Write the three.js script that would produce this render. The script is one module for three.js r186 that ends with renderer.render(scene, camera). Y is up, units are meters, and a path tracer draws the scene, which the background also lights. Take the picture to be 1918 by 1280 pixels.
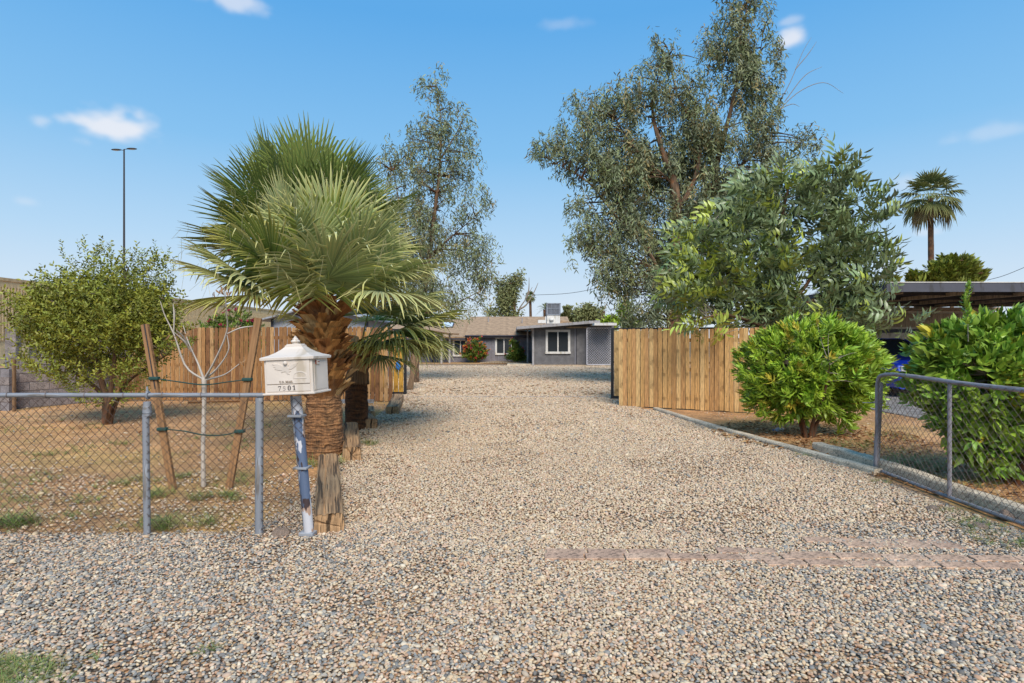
import * as THREE from 'three';
import { mergeGeometries, mergeVertices } from 'three/addons/utils/BufferGeometryUtils.js';
import { RoundedBoxGeometry } from 'three/addons/geometries/RoundedBoxGeometry.js';
import { FontLoader } from 'three/addons/loaders/FontLoader.js';
import { TextGeometry } from 'three/addons/geometries/TextGeometry.js';

// ------------------------------------------------------------------ camera, sky, sun, exposure
const scene = new THREE.Scene();
const EYE = 1.55, F = 1100;                       // eye height in metres, focal length in photo pixels (1918 x 1280)
const camera = new THREE.PerspectiveCamera(2 * Math.atan(640 / F) * 180 / Math.PI, 1918 / 1280, 0.05, 2000);
camera.position.set(0, EYE, 0); camera.lookAt(0, EYE, -10);
const renderer = new THREE.WebGLRenderer({ antialias: true });
renderer.toneMapping = THREE.LinearToneMapping;
renderer.toneMappingExposure = 1.28;
renderer.shadowMap.enabled = true;

const sun = new THREE.DirectionalLight(new THREE.Color(1.0, 0.93, 0.84), 3.2);
sun.position.set(7, 32, 21); sun.target.position.set(0, 0, -12);
sun.castShadow = true; sun.shadow.radius = 60;
Object.assign(sun.shadow.camera, { left: -45, right: 45, top: 60, bottom: -60, near: 1, far: 160 });
sun.shadow.mapSize.set(4096, 4096); scene.add(sun, sun.target);

// ------------------------------------------------------------------ noise and random
function rng(seed) { let a = seed >>> 0; return () => { a = (a + 0x6D2B79F5) | 0; let t = Math.imul(a ^ (a >>> 15), 1 | a); t = (t + Math.imul(t ^ (t >>> 7), 61 | t)) ^ t; return ((t ^ (t >>> 14)) >>> 0) / 4294967296; }; }
const hash = (x, y, s = 0) => { let h = Math.imul(x, 374761393) + Math.imul(y, 668265263) + Math.imul(s, 974711); h = Math.imul(h ^ (h >>> 13), 1274126177); return ((h ^ (h >>> 16)) >>> 0) / 4294967296; };
const sm = t => t * t * (3 - 2 * t), lerp = (a, b, t) => a + (b - a) * t, clamp = (v, a = 0, b = 1) => Math.min(b, Math.max(a, v));
const sstep = (a, b, v) => sm(clamp((v - a) / (b - a)));
function vnoise(x, y, px = 0, py = 0, s = 0) {
  const xi = Math.floor(x), yi = Math.floor(y), fx = sm(x - xi), fy = sm(y - yi);
  const w = (i, p) => p ? ((i % p) + p) % p : i;
  const a = hash(w(xi, px), w(yi, py), s), b = hash(w(xi + 1, px), w(yi, py), s), c = hash(w(xi, px), w(yi + 1, py), s), d = hash(w(xi + 1, px), w(yi + 1, py), s);
  return lerp(lerp(a, b, fx), lerp(c, d, fx), fy);
}
function fbm(x, y, oct = 4, px = 0, py = 0, s = 0) { let v = 0, a = 0.5, n = 0; for (let i = 0; i < oct; i++) { v += a * vnoise(x, y, px, py, s + i); n += a; a *= 0.5; x *= 2; y *= 2; px *= 2; py *= 2; } return v / n; }

// ------------------------------------------------------------------ the sky: blue air paling to the horizon, a few small clouds
{
  const W = 2048, H = 1024, data = new Float32Array(W * H * 4);
  const stops = [[-1, .40, .36, .30], [-0.02, .52, .50, .47], [0, .76, .83, .90], [0.06, .66, .78, .90], [0.16, .46, .68, .90], [0.30, .24, .53, .86], [0.48, .118, .40, .80], [1, .10, .35, .74]];
  const dirOf = (px, py) => new THREE.Vector3((px - 959) / F, (640 - py) / F, -1).normalize();
  const clouds = [[216, 240, 105, 36, 0.85], [75, 229, 28, 15, 0.4], [432, 2, 70, 20, 0.6], [1480, 75, 34, 20, 0.8], [1478, 40, 30, 9, 0.35], [1740, 436, 32, 8, 0.35], [1850, 250, 90, 18, 0.25], [1440, 300, 40, 14, 0.2], [1060, 45, 60, 14, 0.18], [1695, 345, 40, 20, 0.3], [1660, 500, 45, 16, 0.4], [50, 378, 30, 10, 0.22], [2300, 150, 160, 50, 0.6], [-500, 100, 160, 50, 0.5]]
    .map(([x, y, a, b, o]) => { const d = dirOf(x, y); return { az: Math.atan2(d.x, -d.z), el: Math.asin(d.y), a: a / F * Math.cos(Math.atan2(d.x, -d.z)) ** 2 * 1.05, b: b / F, o }; });
  for (let j = 0; j < H; j++) for (let i = 0; i < W; i++) {
    const el = ((j + 0.5) / H - 0.5) * Math.PI, az0 = ((i + 0.5) / W - 0.5) * 2 * Math.PI, y = Math.sin(el);
    const dx = Math.cos(az0), dz = Math.sin(az0), az = Math.atan2(dx, -dz);
    let k = 0; while (k < stops.length - 2 && y > stops[k + 1][0]) k++;
    const t = clamp((y - stops[k][0]) / (stops[k + 1][0] - stops[k][0]));
    let r = lerp(stops[k][1], stops[k + 1][1], t), g = lerp(stops[k][2], stops[k + 1][2], t), b = lerp(stops[k][3], stops[k + 1][3], t);
    for (const c of clouds) {
      let da = az - c.az; if (da > Math.PI) da -= 2 * Math.PI; if (da < -Math.PI) da += 2 * Math.PI;
      const u = da / c.a, v = (el - c.el) / c.b; if (Math.abs(u) > 1.6 || Math.abs(v) > 1.9) continue;
      const n = fbm(az * 38 + 40, el * 75 + 40, 5, 0, 0, 7);
      const m = sstep(0.02, 0.85, (1 - Math.hypot(u, v > 0 ? v : v * 1.25)) * 1.05 + (n - 0.5) * 1.15) * c.o;
      r = lerp(r, .86, m); g = lerp(g, .87, m); b = lerp(b, .92, m);
    }
    const q = (j * W + i) * 4; data[q] = r * 0.795; data[q + 1] = g * 0.795; data[q + 2] = b * 0.795; data[q + 3] = 1;
  }
  const sky = new THREE.DataTexture(data, W, H, THREE.RGBAFormat, THREE.FloatType);
  sky.mapping = THREE.EquirectangularReflectionMapping; sky.magFilter = sky.minFilter = THREE.LinearFilter; sky.needsUpdate = true;
  scene.background = sky; scene.environment = sky;
}

// ------------------------------------------------------------------ helpers
const V = (x, y, z) => new THREE.Vector3(x, y, z);
const X = (px, Z) => (px - 959) * Z / F, Yh = (py, Z) => EYE + (640 - py) * Z / F, ZG = py => F * EYE / (py - 640);
const at = (px, py, Z) => V(X(px, Z), Yh(py, Z), -Z);
const names = {};
function numbered(n) { const k = names[n] = (names[n] ?? -1) + 1; return k ? `${n}_${String(k).padStart(3, '0')}` : n; }
function shadow(o) { o.castShadow = true; o.receiveShadow = true; return o; }
function thing(name, label, category, [x, y, z] = [0, 0, 0], turn = 0, group) {
  const o = new THREE.Group(); o.name = numbered(name); o.position.set(x, y, z); o.rotation.y = turn;
  o.userData = { label, category }; if (group) o.userData.group = group; scene.add(o); return o;
}
function part(parent, name, geo, mat, pos, kind) { const m = shadow(new THREE.Mesh(geo, mat)); m.name = name; if (pos) m.position.set(...pos); if (kind) m.userData.kind = kind; parent.add(m); return m; }
function solo(name, label, category, geo, mat, pos, group) { const m = shadow(new THREE.Mesh(geo, mat)); m.name = numbered(name); if (pos) m.position.set(...pos); m.userData = { label, category }; if (group) m.userData.group = group; scene.add(m); return m; }
function struct(name, geo, mat, pos, label) { const m = shadow(new THREE.Mesh(geo, mat)); m.name = numbered(name); if (pos) m.position.set(...pos); m.userData = { kind: 'structure', label: label || name.replace(/_/g, ' '), category: name.split('_').pop() }; scene.add(m); return m; }
function planarUV(geo, s = 1, ou = 0, ov = 0, rot = false) {      // uv in metres from the dominant axis of each face
  const g = geo.index ? geo.toNonIndexed() : geo, p = g.attributes.position; const uv = new Float32Array(p.count * 2);
  if (!g.attributes.normal) g.computeVertexNormals();
  const a = V(), b = V(), c = V();
  for (let i = 0; i < p.count; i += 3) {
    a.fromBufferAttribute(p, i); b.fromBufferAttribute(p, i + 1); c.fromBufferAttribute(p, i + 2);
    const n = b.clone().sub(a).cross(c.clone().sub(a)); const ax = Math.abs(n.x), ay = Math.abs(n.y), az = Math.abs(n.z);
    [a, b, c].forEach((v, k) => { let u, w; if (ay > ax && ay > az) { u = v.x; w = v.z; } else if (ax > az) { u = v.z; w = v.y; } else { u = v.x; w = v.y; } if (rot) [u, w] = [w, u]; uv[(i + k) * 2] = u / s + ou; uv[(i + k) * 2 + 1] = w / s + ov; });
  }
  g.setAttribute('uv', new THREE.BufferAttribute(uv, 2)); return g;
}
const clean = g => { const q = g.index ? g.toNonIndexed() : g; for (const k of Object.keys(q.attributes)) if (!['position', 'normal', 'uv', 'color'].includes(k)) q.deleteAttribute(k); return q; };
const join = list => mergeGeometries(list.map(clean));
const box = (w, h, d, x = 0, y = 0, z = 0, s = 1) => planarUV(new THREE.BoxGeometry(w, h, d).translate(x, y, z), s);
const rbox = (w, h, d, r, x = 0, y = 0, z = 0, seg = 2) => planarUV(new RoundedBoxGeometry(w, h, d, seg, r).translate(x, y, z), 1);
const cyl = (r0, r1, h, seg = 14, x = 0, y = 0, z = 0) => new THREE.CylinderGeometry(r0, r1, h, seg).translate(x, y, z);
function tube(pts, radii, sides = 6, seg, wob = 0, seed = 1) {
  const n = seg || Math.max(2, (pts.length - 1) * 4), cur = new THREE.CatmullRomCurve3(pts), R = rng(seed);
  const pos = [], uv = [], idx = []; let N = V(0.3, 0, 1), len = 0, prev = null; const tn = V();
  for (let i = 0; i <= n; i++) {
    const t = i / n, c = cur.getPoint(t); tn.copy(cur.getTangent(t)); if (prev) len += c.distanceTo(prev); prev = c;
    N.sub(tn.clone().multiplyScalar(N.dot(tn))); if (N.lengthSq() < 1e-6) N.set(1, 0, 0).sub(tn.clone().multiplyScalar(tn.x)); N.normalize(); const B = tn.clone().cross(N);
    const f = t * (radii.length - 1), k = Math.min(radii.length - 2, Math.floor(f)), r = lerp(radii[k], radii[k + 1], f - k);
    for (let j = 0; j <= sides; j++) { const a = j / sides * 2 * Math.PI, rr = r * (1 + (j < sides ? wob * (R() - 0.5) : 0)); const p = c.clone().addScaledVector(N, Math.cos(a) * rr).addScaledVector(B, Math.sin(a) * rr); if (j === sides && wob) { const q = pos.length - sides * 3; p.set(pos[q], pos[q + 1], pos[q + 2]); } pos.push(p.x, p.y, p.z); uv.push(j / sides, len * 1.0); }
  }
  const w = sides + 1; for (let i = 0; i < n; i++) for (let j = 0; j < sides; j++) { const q = i * w + j; idx.push(q, q + 1, q + w, q + 1, q + w + 1, q + w); }
  for (const e of [0, n]) { const o = pos.length / 3; let cx = 0, cy = 0, cz = 0; for (let j = 0; j < sides; j++) { const q = (e * w + j) * 3; cx += pos[q]; cy += pos[q + 1]; cz += pos[q + 2]; } pos.push(cx / sides, cy / sides, cz / sides); uv.push(0.5, 0); for (let j = 0; j < sides; j++) { const q = e * w + j; e ? idx.push(o, q, q + 1) : idx.push(o, q + 1, q); } }
  const g = new THREE.BufferGeometry(); g.setAttribute('position', new THREE.Float32BufferAttribute(pos, 3)); g.setAttribute('uv', new THREE.Float32BufferAttribute(uv, 2)); g.setIndex(idx); g.computeVertexNormals(); return g;
}
const rod = (a, b, r, sides = 8, r2) => tube([a, a.clone().lerp(b, 0.5), b], [r, r2 ?? r], sides, 2);
function beam(a, b, w, h) {                                // a squared bar from a to b
  const d = b.clone().sub(a), g = new THREE.BoxGeometry(w, h, d.length()); const m = new THREE.Matrix4().lookAt(d.clone().normalize(), V(0, 0, 0), Math.abs(d.y) > 0.95 * d.length() ? V(0, 0, 1) : V(0, 1, 0));
  return planarUV(g, 1, 0, 0).applyMatrix4(m).translate((a.x + b.x) / 2, (a.y + b.y) / 2, (a.z + b.z) / 2);
}
// textures: fn(u, v, x, y) returns [r, g, b] in sRGB 0..1 (a mean near 1 is tinted by the material colour) or a height
function tex(w, h, fn, srgb = true) {
  const d = new Uint8Array(w * h * 4);
  const S = []; if (srgb) for (let n = 0; n < 900; n++) { const c = fn(hash(n, 1, 3), hash(n, 2, 3)); S.push(Math.max(...(Array.isArray(c) ? c : [c]))); } S.sort((p, q) => p - q); const gain = srgb ? 0.98 / S[870] : 1;
  for (let j = 0; j < h; j++) for (let i = 0; i < w; i++) { const c = fn(i / w, j / h), q = (j * w + i) * 4; const a = (Array.isArray(c) ? c : [c, c, c]).map(e => e * gain); d[q] = clamp(a[0]) * 255; d[q + 1] = clamp(a[1]) * 255; d[q + 2] = clamp(a[2]) * 255; d[q + 3] = 255; }
  const t = new THREE.DataTexture(d, w, h); t.wrapS = t.wrapT = THREE.RepeatWrapping; t.magFilter = THREE.LinearFilter; t.minFilter = THREE.LinearMipmapLinearFilter; t.generateMipmaps = true; if (srgb) t.colorSpace = THREE.SRGBColorSpace; t.needsUpdate = true; return t;
}
const C = (r, g, b) => new THREE.Color().setRGB(r, g, b);
const std = (color, roughness = 0.8, extra = {}) => new THREE.MeshStandardMaterial({ color, roughness, side: THREE.DoubleSide, ...extra });
const rep = (t, a, b) => { const c = t.clone(); c.repeat.set(a, b); c.needsUpdate = true; return c; };

// ------------------------------------------------------------------ procedural textures
const T = {};
T.grain = tex(256, 512, (u, v) => {                       // wood grain running along v
  const w = fbm(u * 10, v * 2, 3, 10, 2, 3), g = fbm(u * 46 + w * 3.0, v * 3, 3, 0, 3, 11), f = fbm(u * 120, v * 6, 2, 120, 6, 5);
  const k = 0.62 + 0.34 * g + 0.16 * (f - 0.5); const dark = sstep(0.66, 0.8, fbm(u * 8, v * 4, 4, 8, 4, 21)) * 0.13;
  return [k - dark, k * 0.97 - dark * 1.05, k * 0.92 - dark * 1.1];
});
T.grainB = tex(256, 512, (u, v) => { const w = fbm(u * 10, v * 2, 3, 10, 2, 3), g = fbm(u * 46 + w * 3.0, v * 3, 3, 0, 3, 11); return g; }, false);
T.old = tex(512, 512, (u, v) => {                         // weathered grey timber, grain along v
  const w = fbm(u * 6, v * 3, 4, 6, 3, 31), g = fbm(u * 60 + w * 2.2, v * 2.0, 4, 0, 2, 17), cr = sstep(0.62, 0.70, fbm(u * 44 + w * 2.4, v * 2, 3, 0, 2, 9));
  const st = fbm(u * 4, v * 4, 4, 4, 4, 77); const k = 0.55 + 0.5 * g - cr * 0.33;
  return [k * lerp(1.04, .90, st), k * lerp(.93, .77, st), k * lerp(.80, .64, st)];
});
T.oldB = tex(512, 512, (u, v) => { const w = fbm(u * 6, v * 3, 4, 6, 3, 31), g = fbm(u * 60 + w * 2.2, v * 2.0, 4, 0, 2, 17), cr = sstep(0.62, 0.70, fbm(u * 44 + w * 2.4, v * 2, 3, 0, 2, 9)); return g * 0.6 + 0.4 - cr * 0.4; }, false);
T.soil = tex(1024, 1024, (u, v) => {                      // dry earth, fine grit, straw flecks
  const a = fbm(u * 7, v * 7, 5, 7, 7, 1), b = fbm(u * 60, v * 60, 3, 60, 60, 2), s = sstep(0.70, 0.78, vnoise(u * 110, v * 110, 110, 110, 8)), q = sstep(0.72, 0.8, vnoise(u * 46, v * 180, 46, 180, 4));
  const k = 0.62 + 0.36 * a + 0.26 * (b - 0.5); return [k + s * 0.16 + q * 0.12, k * 0.95 + s * 0.17 + q * 0.10, k * 0.88 + s * 0.18 + q * 0.03];
});
T.soilB = tex(512, 512, (u, v) => fbm(u * 40, v * 40, 4, 40, 40, 2) * 0.7 + 0.3 * fbm(u * 6, v * 6, 3, 6, 6, 9), false);
T.grit = tex(1024, 1024, (u, v) => {                      // packed small stones between the loose ones
  const n = 70, x = u * n, y = v * n, xi = Math.floor(x), yi = Math.floor(y); let best = 9, id = 0;
  for (let a = -1; a <= 1; a++) for (let b = -1; b <= 1; b++) { const ci = ((xi + a) % n + n) % n, cj = ((yi + b) % n + n) % n; const dx = xi + a + hash(ci, cj, 1) - x, dy = yi + b + hash(ci, cj, 2) - y, d = dx * dx + dy * dy; if (d < best) { best = d; id = hash(ci, cj, 3); } }
  const d = Math.sqrt(best), e = 1 - sstep(0.35, 0.62, d) * 0.55; const pal = id < .45 ? [.82, .72, .60] : id < .7 ? [.74, .64, .56] : id < .86 ? [.58, .57, .56] : [.42, .42, .44]; return pal.map(c => c * e);
});
T.fine = tex(512, 512, (u, v) => { const a = fbm(u * 5, v * 5, 5, 5, 5, 41), b = fbm(u * 90, v * 90, 2, 90, 90, 42); const k = 0.80 + 0.24 * (a - 0.5) + 0.22 * (b - 0.5); return [k, k, k]; });
T.fineB = tex(512, 512, (u, v) => fbm(u * 70, v * 70, 3, 70, 70, 42), false);
T.dirty = tex(512, 512, (u, v) => { const a = fbm(u * 4, v * 4, 5, 4, 4, 51), s = sstep(0.52, 0.72, fbm(u * 9, v * 3, 4, 9, 3, 52)); const k = 0.92 - 0.12 * a - 0.1 * s; return [k, k * (1 - .02 * s), k * (1 - 0.07 * s)]; });
T.rust = tex(256, 256, (u, v) => { const a = fbm(u * 5, v * 5, 5, 5, 5, 61), s = sstep(0.55, 0.7, a), w = sstep(0.56, 0.64, fbm(u * 9, v * 9, 4, 9, 9, 62)); return [lerp(.72, .60, s) + w * .1, lerp(.73, .57, s) + w * .1, lerp(.75, .54, s) + w * .1]; });
T.paint = tex(256, 512, (u, v) => { const a = fbm(u * 3, v * 5, 5, 3, 5, 71), s = sstep(0.47, 0.50, a), r = sstep(0.62, 0.66, fbm(u * 5, v * 7, 4, 5, 7, 72)); return [lerp(.36, .80, s) - r * .1, lerp(.42, .80, s) - r * .22, lerp(.52, .82, s) - r * .32]; });
T.bark = tex(256, 512, (u, v) => { const a = fbm(u * 9 + fbm(u * 4, v * 3, 3, 4, 3, 5) * 2, v * 3, 4, 0, 3, 81), s = sstep(0.5, 0.62, fbm(u * 3, v * 5, 4, 3, 5, 82)); const k = 0.45 + 0.55 * a; return [k * lerp(.95, 1.05, s), k * lerp(.85, .80, s), k * lerp(.75, .62, s)]; });
T.barkB = tex(256, 512, (u, v) => fbm(u * 9 + fbm(u * 4, v * 3, 3, 4, 3, 5) * 2, v * 3, 4, 0, 3, 81), false);
T.fibre = tex(512, 512, (u, v) => { const w = fbm(u * 6, v * 6, 3, 6, 6, 92), r = fbm(u * 8, v * 46 + w * 4, 3, 8, 0, 91), s = fbm(u * 5, v * 5, 4, 5, 5, 93), f = fbm(u * 70, v * 26, 2, 70, 26, 95); const k = 0.34 + 0.55 * r + 0.3 * (f - .5); return [k * lerp(1.15, .85, s), k * lerp(.88, .70, s), k * lerp(.64, .52, s)]; });
T.fibreB = tex(512, 512, (u, v) => { const w = fbm(u * 6, v * 6, 3, 6, 6, 92); return fbm(u * 8, v * 46 + w * 4, 3, 8, 0, 91) * .8 + .2 * fbm(u * 70, v * 26, 2, 70, 26, 95); }, false);
T.shingle = tex(512, 512, (u, v) => { const row = v * 16, ri = Math.floor(row), x = u * 8 + (ri % 2) * 0.5 + hash(ri, 3) * .3, ci = Math.floor(x); const k = 0.84 + 0.18 * (hash(((ci % 8) + 8) % 8, ri, 5) - 0.5) + 0.2 * (vnoise(u * 120, v * 120, 120, 120, 6) - .5) - (row - ri < 0.12 ? 0.13 : 0); return [k, k * .97, k * .94]; });
T.concrete = tex(512, 512, (u, v) => { const a = fbm(u * 6, v * 6, 5, 6, 6, 101), b = vnoise(u * 130, v * 130, 130, 130, 102), p = sstep(0.72, 0.8, vnoise(u * 60, v * 60, 60, 60, 103)); const k = 0.72 + 0.36 * (a - .5) + 0.2 * (b - .5) - p * .16; return [k, k * .97, k * .92]; });

// ------------------------------------------------------------------ materials
const M = {
  soil: std(C(.74, .44, .225), 0.95, { map: rep(T.soil, 1, 1), bumpMap: T.soilB, bumpScale: 0.02, vertexColors: true }),
  far: std(C(.36, .30, .22), 0.95, { map: T.soil }),
  grit: std(C(.58, .47, .36), 0.95, { map: T.grit }),
  stone: std(C(1, 1, 1), 0.82, {}),
  concrete: std(C(.86, .75, .60), 0.9, { map: T.concrete, bumpMap: T.fineB, bumpScale: 0.004 }),
  slab: std(C(.34, .33, .34), 0.9, { map: T.concrete }),
  paver: [C(.66, .455, .34), C(.72, .51, .385), C(.60, .41, .31)].map(c => std(c, 0.92, { map: T.concrete, bumpMap: T.fineB, bumpScale: 0.003 })),
  galv: std(C(.37, .37, .375), 0.6, { map: T.rust, metalness: 0.1 }),
  galvBrown: std(C(.40, .36, .36), 0.62, { map: T.rust, metalness: 0.1 }),
  wire: std(C(.085, .05, .036), 0.75),
  wireGrey: std(C(.21, .15, .125), 0.7),
  peeled: std(C(.62, .60, .58), 0.6, { map: T.paint }),
  black: std(C(.018, .018, .02), 0.5),
  mail: std(C(.74, .64, .545), 0.55, { map: T.dirty, bumpMap: T.fineB, bumpScale: 0.0006 }),
  ink: std(C(.03, .025, .03), 0.7), ink2: std(C(.14, .09, .05), 0.8), inkFade: std(C(.26, .22, .21), 0.8),
  redSlot: std(C(.25, .05, .025), 0.6),
  old: std(C(.54, .43, .305), 0.93, { map: T.old, bumpMap: T.oldB, bumpScale: 0.012 }),
  oldDark: std(C(.26, .205, .15), 0.93, { map: T.old, bumpMap: T.oldB, bumpScale: 0.01 }),
  stake: std(C(.36, .20, .095), 0.85, { map: T.grain, bumpMap: T.grainB, bumpScale: 0.003 }),
  pickR: [C(.80, .50, .21), C(.72, .43, .17), C(.86, .58, .27), C(.58, .33, .135), C(.74, .42, .18)].map(c => std(c, 0.85, { map: T.grain, bumpMap: T.grainB, bumpScale: 0.002 })),
  pickL: [C(.50, .27, .11), C(.37, .19, .075), C(.56, .32, .14), C(.29, .14, .06), C(.60, .37, .18)].map(c => std(c, 0.88, { map: T.grain, bumpMap: T.grainB, bumpScale: 0.003 })),
  gateBoard: [C(.70, .40, .06), C(.66, .36, .05)].map(c => std(c, 0.7, { map: T.grain })),
  tie: std(C(.015, .055, .045), 0.7),
  whitewash: std(C(.56, .48, .40), 0.85, { map: T.dirty }),
  barkG: std(C(.40, .31, .22), 0.92, { map: T.bark, bumpMap: T.barkB, bumpScale: 0.02 }),
  barkE: std(C(.30, .235, .18), 0.9, { map: T.bark, bumpMap: T.barkB, bumpScale: 0.02 }),
  barkD: std(C(.20, .14, .095), 0.92, { map: T.bark, bumpMap: T.barkB, bumpScale: 0.01 }),
  twig: std(C(.30, .245, .19), 0.9),
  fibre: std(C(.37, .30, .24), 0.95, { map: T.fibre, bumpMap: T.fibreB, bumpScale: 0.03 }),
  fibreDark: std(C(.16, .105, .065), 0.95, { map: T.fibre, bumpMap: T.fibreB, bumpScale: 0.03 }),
  boots: [C(.56, .27, .08), C(.44, .19, .06), C(.64, .36, .13), C(.30, .14, .05), C(.60, .41, .20)].map(c => std(c, 0.72, { map: T.grain })),
  petiole: std(C(.30, .36, .09), 0.6),
  petioleDry: std(C(.36, .22, .09), 0.8),
  frond: new THREE.MeshPhysicalMaterial({ color: 0xffffff, vertexColors: true, roughness: 0.95, transmission: 0.22, thickness: 0, side: THREE.DoubleSide }),
  frondGloss: new THREE.MeshPhysicalMaterial({ color: 0xffffff, vertexColors: true, roughness: 0.48, side: THREE.DoubleSide }),
  leafE: new THREE.MeshPhysicalMaterial({ color: C(.20, .21, .10), roughness: 0.6, side: THREE.DoubleSide }),
  leafBush: new THREE.MeshPhysicalMaterial({ color: C(.20, .235, .03), roughness: 0.55, side: THREE.DoubleSide }),
  leafLime: new THREE.MeshPhysicalMaterial({ color: C(.28, .41, .04), roughness: 0.45, side: THREE.DoubleSide }),
  leafBroad: new THREE.MeshPhysicalMaterial({ color: C(.19, .24, .095), roughness: 0.36, side: THREE.DoubleSide }),
  leafFar: new THREE.MeshPhysicalMaterial({ color: C(.20, .22, .08), roughness: 0.7, side: THREE.DoubleSide }),
  petal: std(C(1, 1, 1), 0.8),
  dry: std(C(1, 1, 1), 0.9),
  cmu: [C(.33, .30, .32), C(.30, .275, .295), C(.37, .335, .345), C(.34, .295, .30)].map(c => std(c, 0.95, { map: T.concrete, bumpMap: T.fineB, bumpScale: 0.006 })),
  mortar: std(C(.27, .25, .26), 0.95, { map: T.fine }),
  ware: std(C(.80, .60, .34), 0.9, { map: T.fine }),
  wareDark: std(C(.62, .45, .25), 0.9, { map: T.fine }),
  shed: std(C(.42, .43, .47), 0.75, { map: T.dirty }),
  shedRoof: std(C(.36, .37, .40), 0.7, { map: T.dirty }),
  wall: std(C(.20, .19, .19), 0.88, { map: T.fine }),
  wall2: std(C(.24, .225, .245), 0.88, { map: T.fine }),
  batten: std(C(.25, .245, .275), 0.85),
  doorGrey: std(C(.17, .155, .165), 0.7, { map: T.fine }),
  dark: std(C(.035, .032, .034), 0.8),
  trimDark: std(C(.05, .05, .065), 0.7),
  fascia: std(C(.36, .335, .33), 0.8, { map: T.dirty }),
  white: std(C(.74, .70, .64), 0.6, { map: T.dirty }),
  shingle: std(C(.54, .375, .235), 0.95, { map: T.shingle, bumpMap: T.fineB, bumpScale: 0.005 }),
  glass: new THREE.MeshPhysicalMaterial({ color: C(.03, .035, .04), roughness: 0.06, specularIntensity: 1, side: THREE.DoubleSide }),
  skylight: std(C(.62, .68, .74), 0.25),
  cooler: std(C(.27, .29, .33), 0.6, { map: T.dirty }),
  coolerDark: std(C(.06, .06, .07), 0.6),
  post: std(C(.44, .41, .40), 0.8, { map: T.dirty }),
  lattice: std(C(.60, .58, .61), 0.8),
  plank: std(C(.55, .43, .30), 0.9, { map: T.grain }),
  carport: std(C(.085, .085, .105), 0.75, { map: T.dirty }),
  carportIn: std(C(.06, .045, .038), 0.9, { map: T.fine }),
  cream: std(C(.78, .68, .54), 0.85, { map: T.dirty }),
  car: new THREE.MeshPhysicalMaterial({ color: C(.006, .035, .42), roughness: 0.35, clearcoat: 1, clearcoatRoughness: 0.06, metalness: 0.15, side: THREE.DoubleSide }),
  tyre: std(C(.02, .02, .02), 0.9), rim: std(C(.45, .46, .48), 0.35, { metalness: 0.8 }),
  lamp: std(C(.05, .045, .045), 0.6), lens: std(C(.5, .5, .5), 0.3),
  pet: new THREE.MeshPhysicalMaterial({ color: C(.85, .9, .95), roughness: 0.1, transmission: 0.8, thickness: 0, side: THREE.DoubleSide }),
  blue: std(C(.03, .16, .42), 0.7), rock: std(C(.74, .56, .46), 0.9, { map: T.concrete, bumpMap: T.fineB, bumpScale: 0.01 }),
  cable: std(C(.03, .03, .03), 0.8),
};

// ================================================================== ground
{
  const g = new THREE.CircleGeometry(900, 64).rotateX(-Math.PI / 2).translate(0, -0.03, -100); const uv = g.attributes.uv, p = g.attributes.position;
  for (let i = 0; i < p.count; i++) uv.setXY(i, p.getX(i) / 3, p.getZ(i) / 3);
  struct('ground', g, M.far, null, 'wide dry tan ground reaching to the horizon');
}
const gravelLeft = [[4.6, -9], [4.66, -5], [4.72, -3.6], [4.62, -2.6], [4.75, -2.15], [5.3, -1.95], [7.3, -2.2], [10, -2.6], [14.6, -2.98], [16.2, -3.2], [16.6, -9], [40, -12]];
const kerbLine = [[13.25, 3.18], [10.6, 3.50], [8.8, 3.82], [6.82, 4.20]];
const edgeL = Z => { for (let i = 0; i < gravelLeft.length - 1; i++) if (Z < gravelLeft[i + 1][0]) { const [a, xa] = gravelLeft[i], [b, xb] = gravelLeft[i + 1]; return Z < a ? -30 : lerp(xa, xb, (Z - a) / (b - a)); } return -12; };
const edgeR = Z => { if (Z < 4.2) return 30; if (Z < 6.82) return 4.12; for (let i = kerbLine.length - 1; i > 0; i--) if (Z < kerbLine[i - 1][0]) { const [a, xa] = kerbLine[i], [b, xb] = kerbLine[i - 1]; return lerp(xa, xb, (Z - a) / (b - a)); } if (Z < 14.6) return 3.0; if (Z < 16.4) return 2.85; return 11; };
const gh = (x, Z) => 0.016 * fbm(x * 0.9 + 50, Z * 0.9, 3, 0, 0, 201);
{
  // yard earth with the patchy colour of dry soil, straw and thin weeds
  const W = 64, D = 62, nx = 220, nz = 220, g = new THREE.PlaneGeometry(W, D, nx, nz).rotateX(-Math.PI / 2).translate(0, 0, -D / 2 + 3); const p = g.attributes.position, uv = g.attributes.uv, col = new Float32Array(p.count * 3);
  for (let i = 0; i < p.count; i++) {
    const x = p.getX(i), z = p.getZ(i); uv.setXY(i, x / 2.3, z / 2.3);
    const a = fbm(x * 0.5 + 30, z * 0.5 + 30, 4, 0, 0, 301), b = fbm(x * 1.7, z * 1.7 + 9, 3, 0, 0, 302), w = sstep(0.52, 0.66, fbm(x * 0.8 + 7, z * 0.8, 4, 0, 0, 303));
    let r = 0.86 + 0.3 * a, gg = 0.84 + 0.32 * a, bb = 0.8 + 0.36 * a; const k = 0.9 + 0.22 * b; const straw = sstep(-9.5, -7, z) < 1 && x < 0 ? sstep(0.45, 0.6, a) * 0.5 : 0;
    r = r * k + straw * .16; gg = gg * k + straw * .15; bb = bb * k + straw * .05;
    const wd = w * 0.35; r = lerp(r, r * 0.72, wd); gg = lerp(gg, gg * 0.98, wd); bb = lerp(bb, bb * 0.6, wd);
    col.set([r, gg, bb], i * 3);
  }
  g.setAttribute('color', new THREE.BufferAttribute(col, 3)); struct('soil', g, M.soil, null, 'bare tan yard soil with dry straw patches');
}
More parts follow.
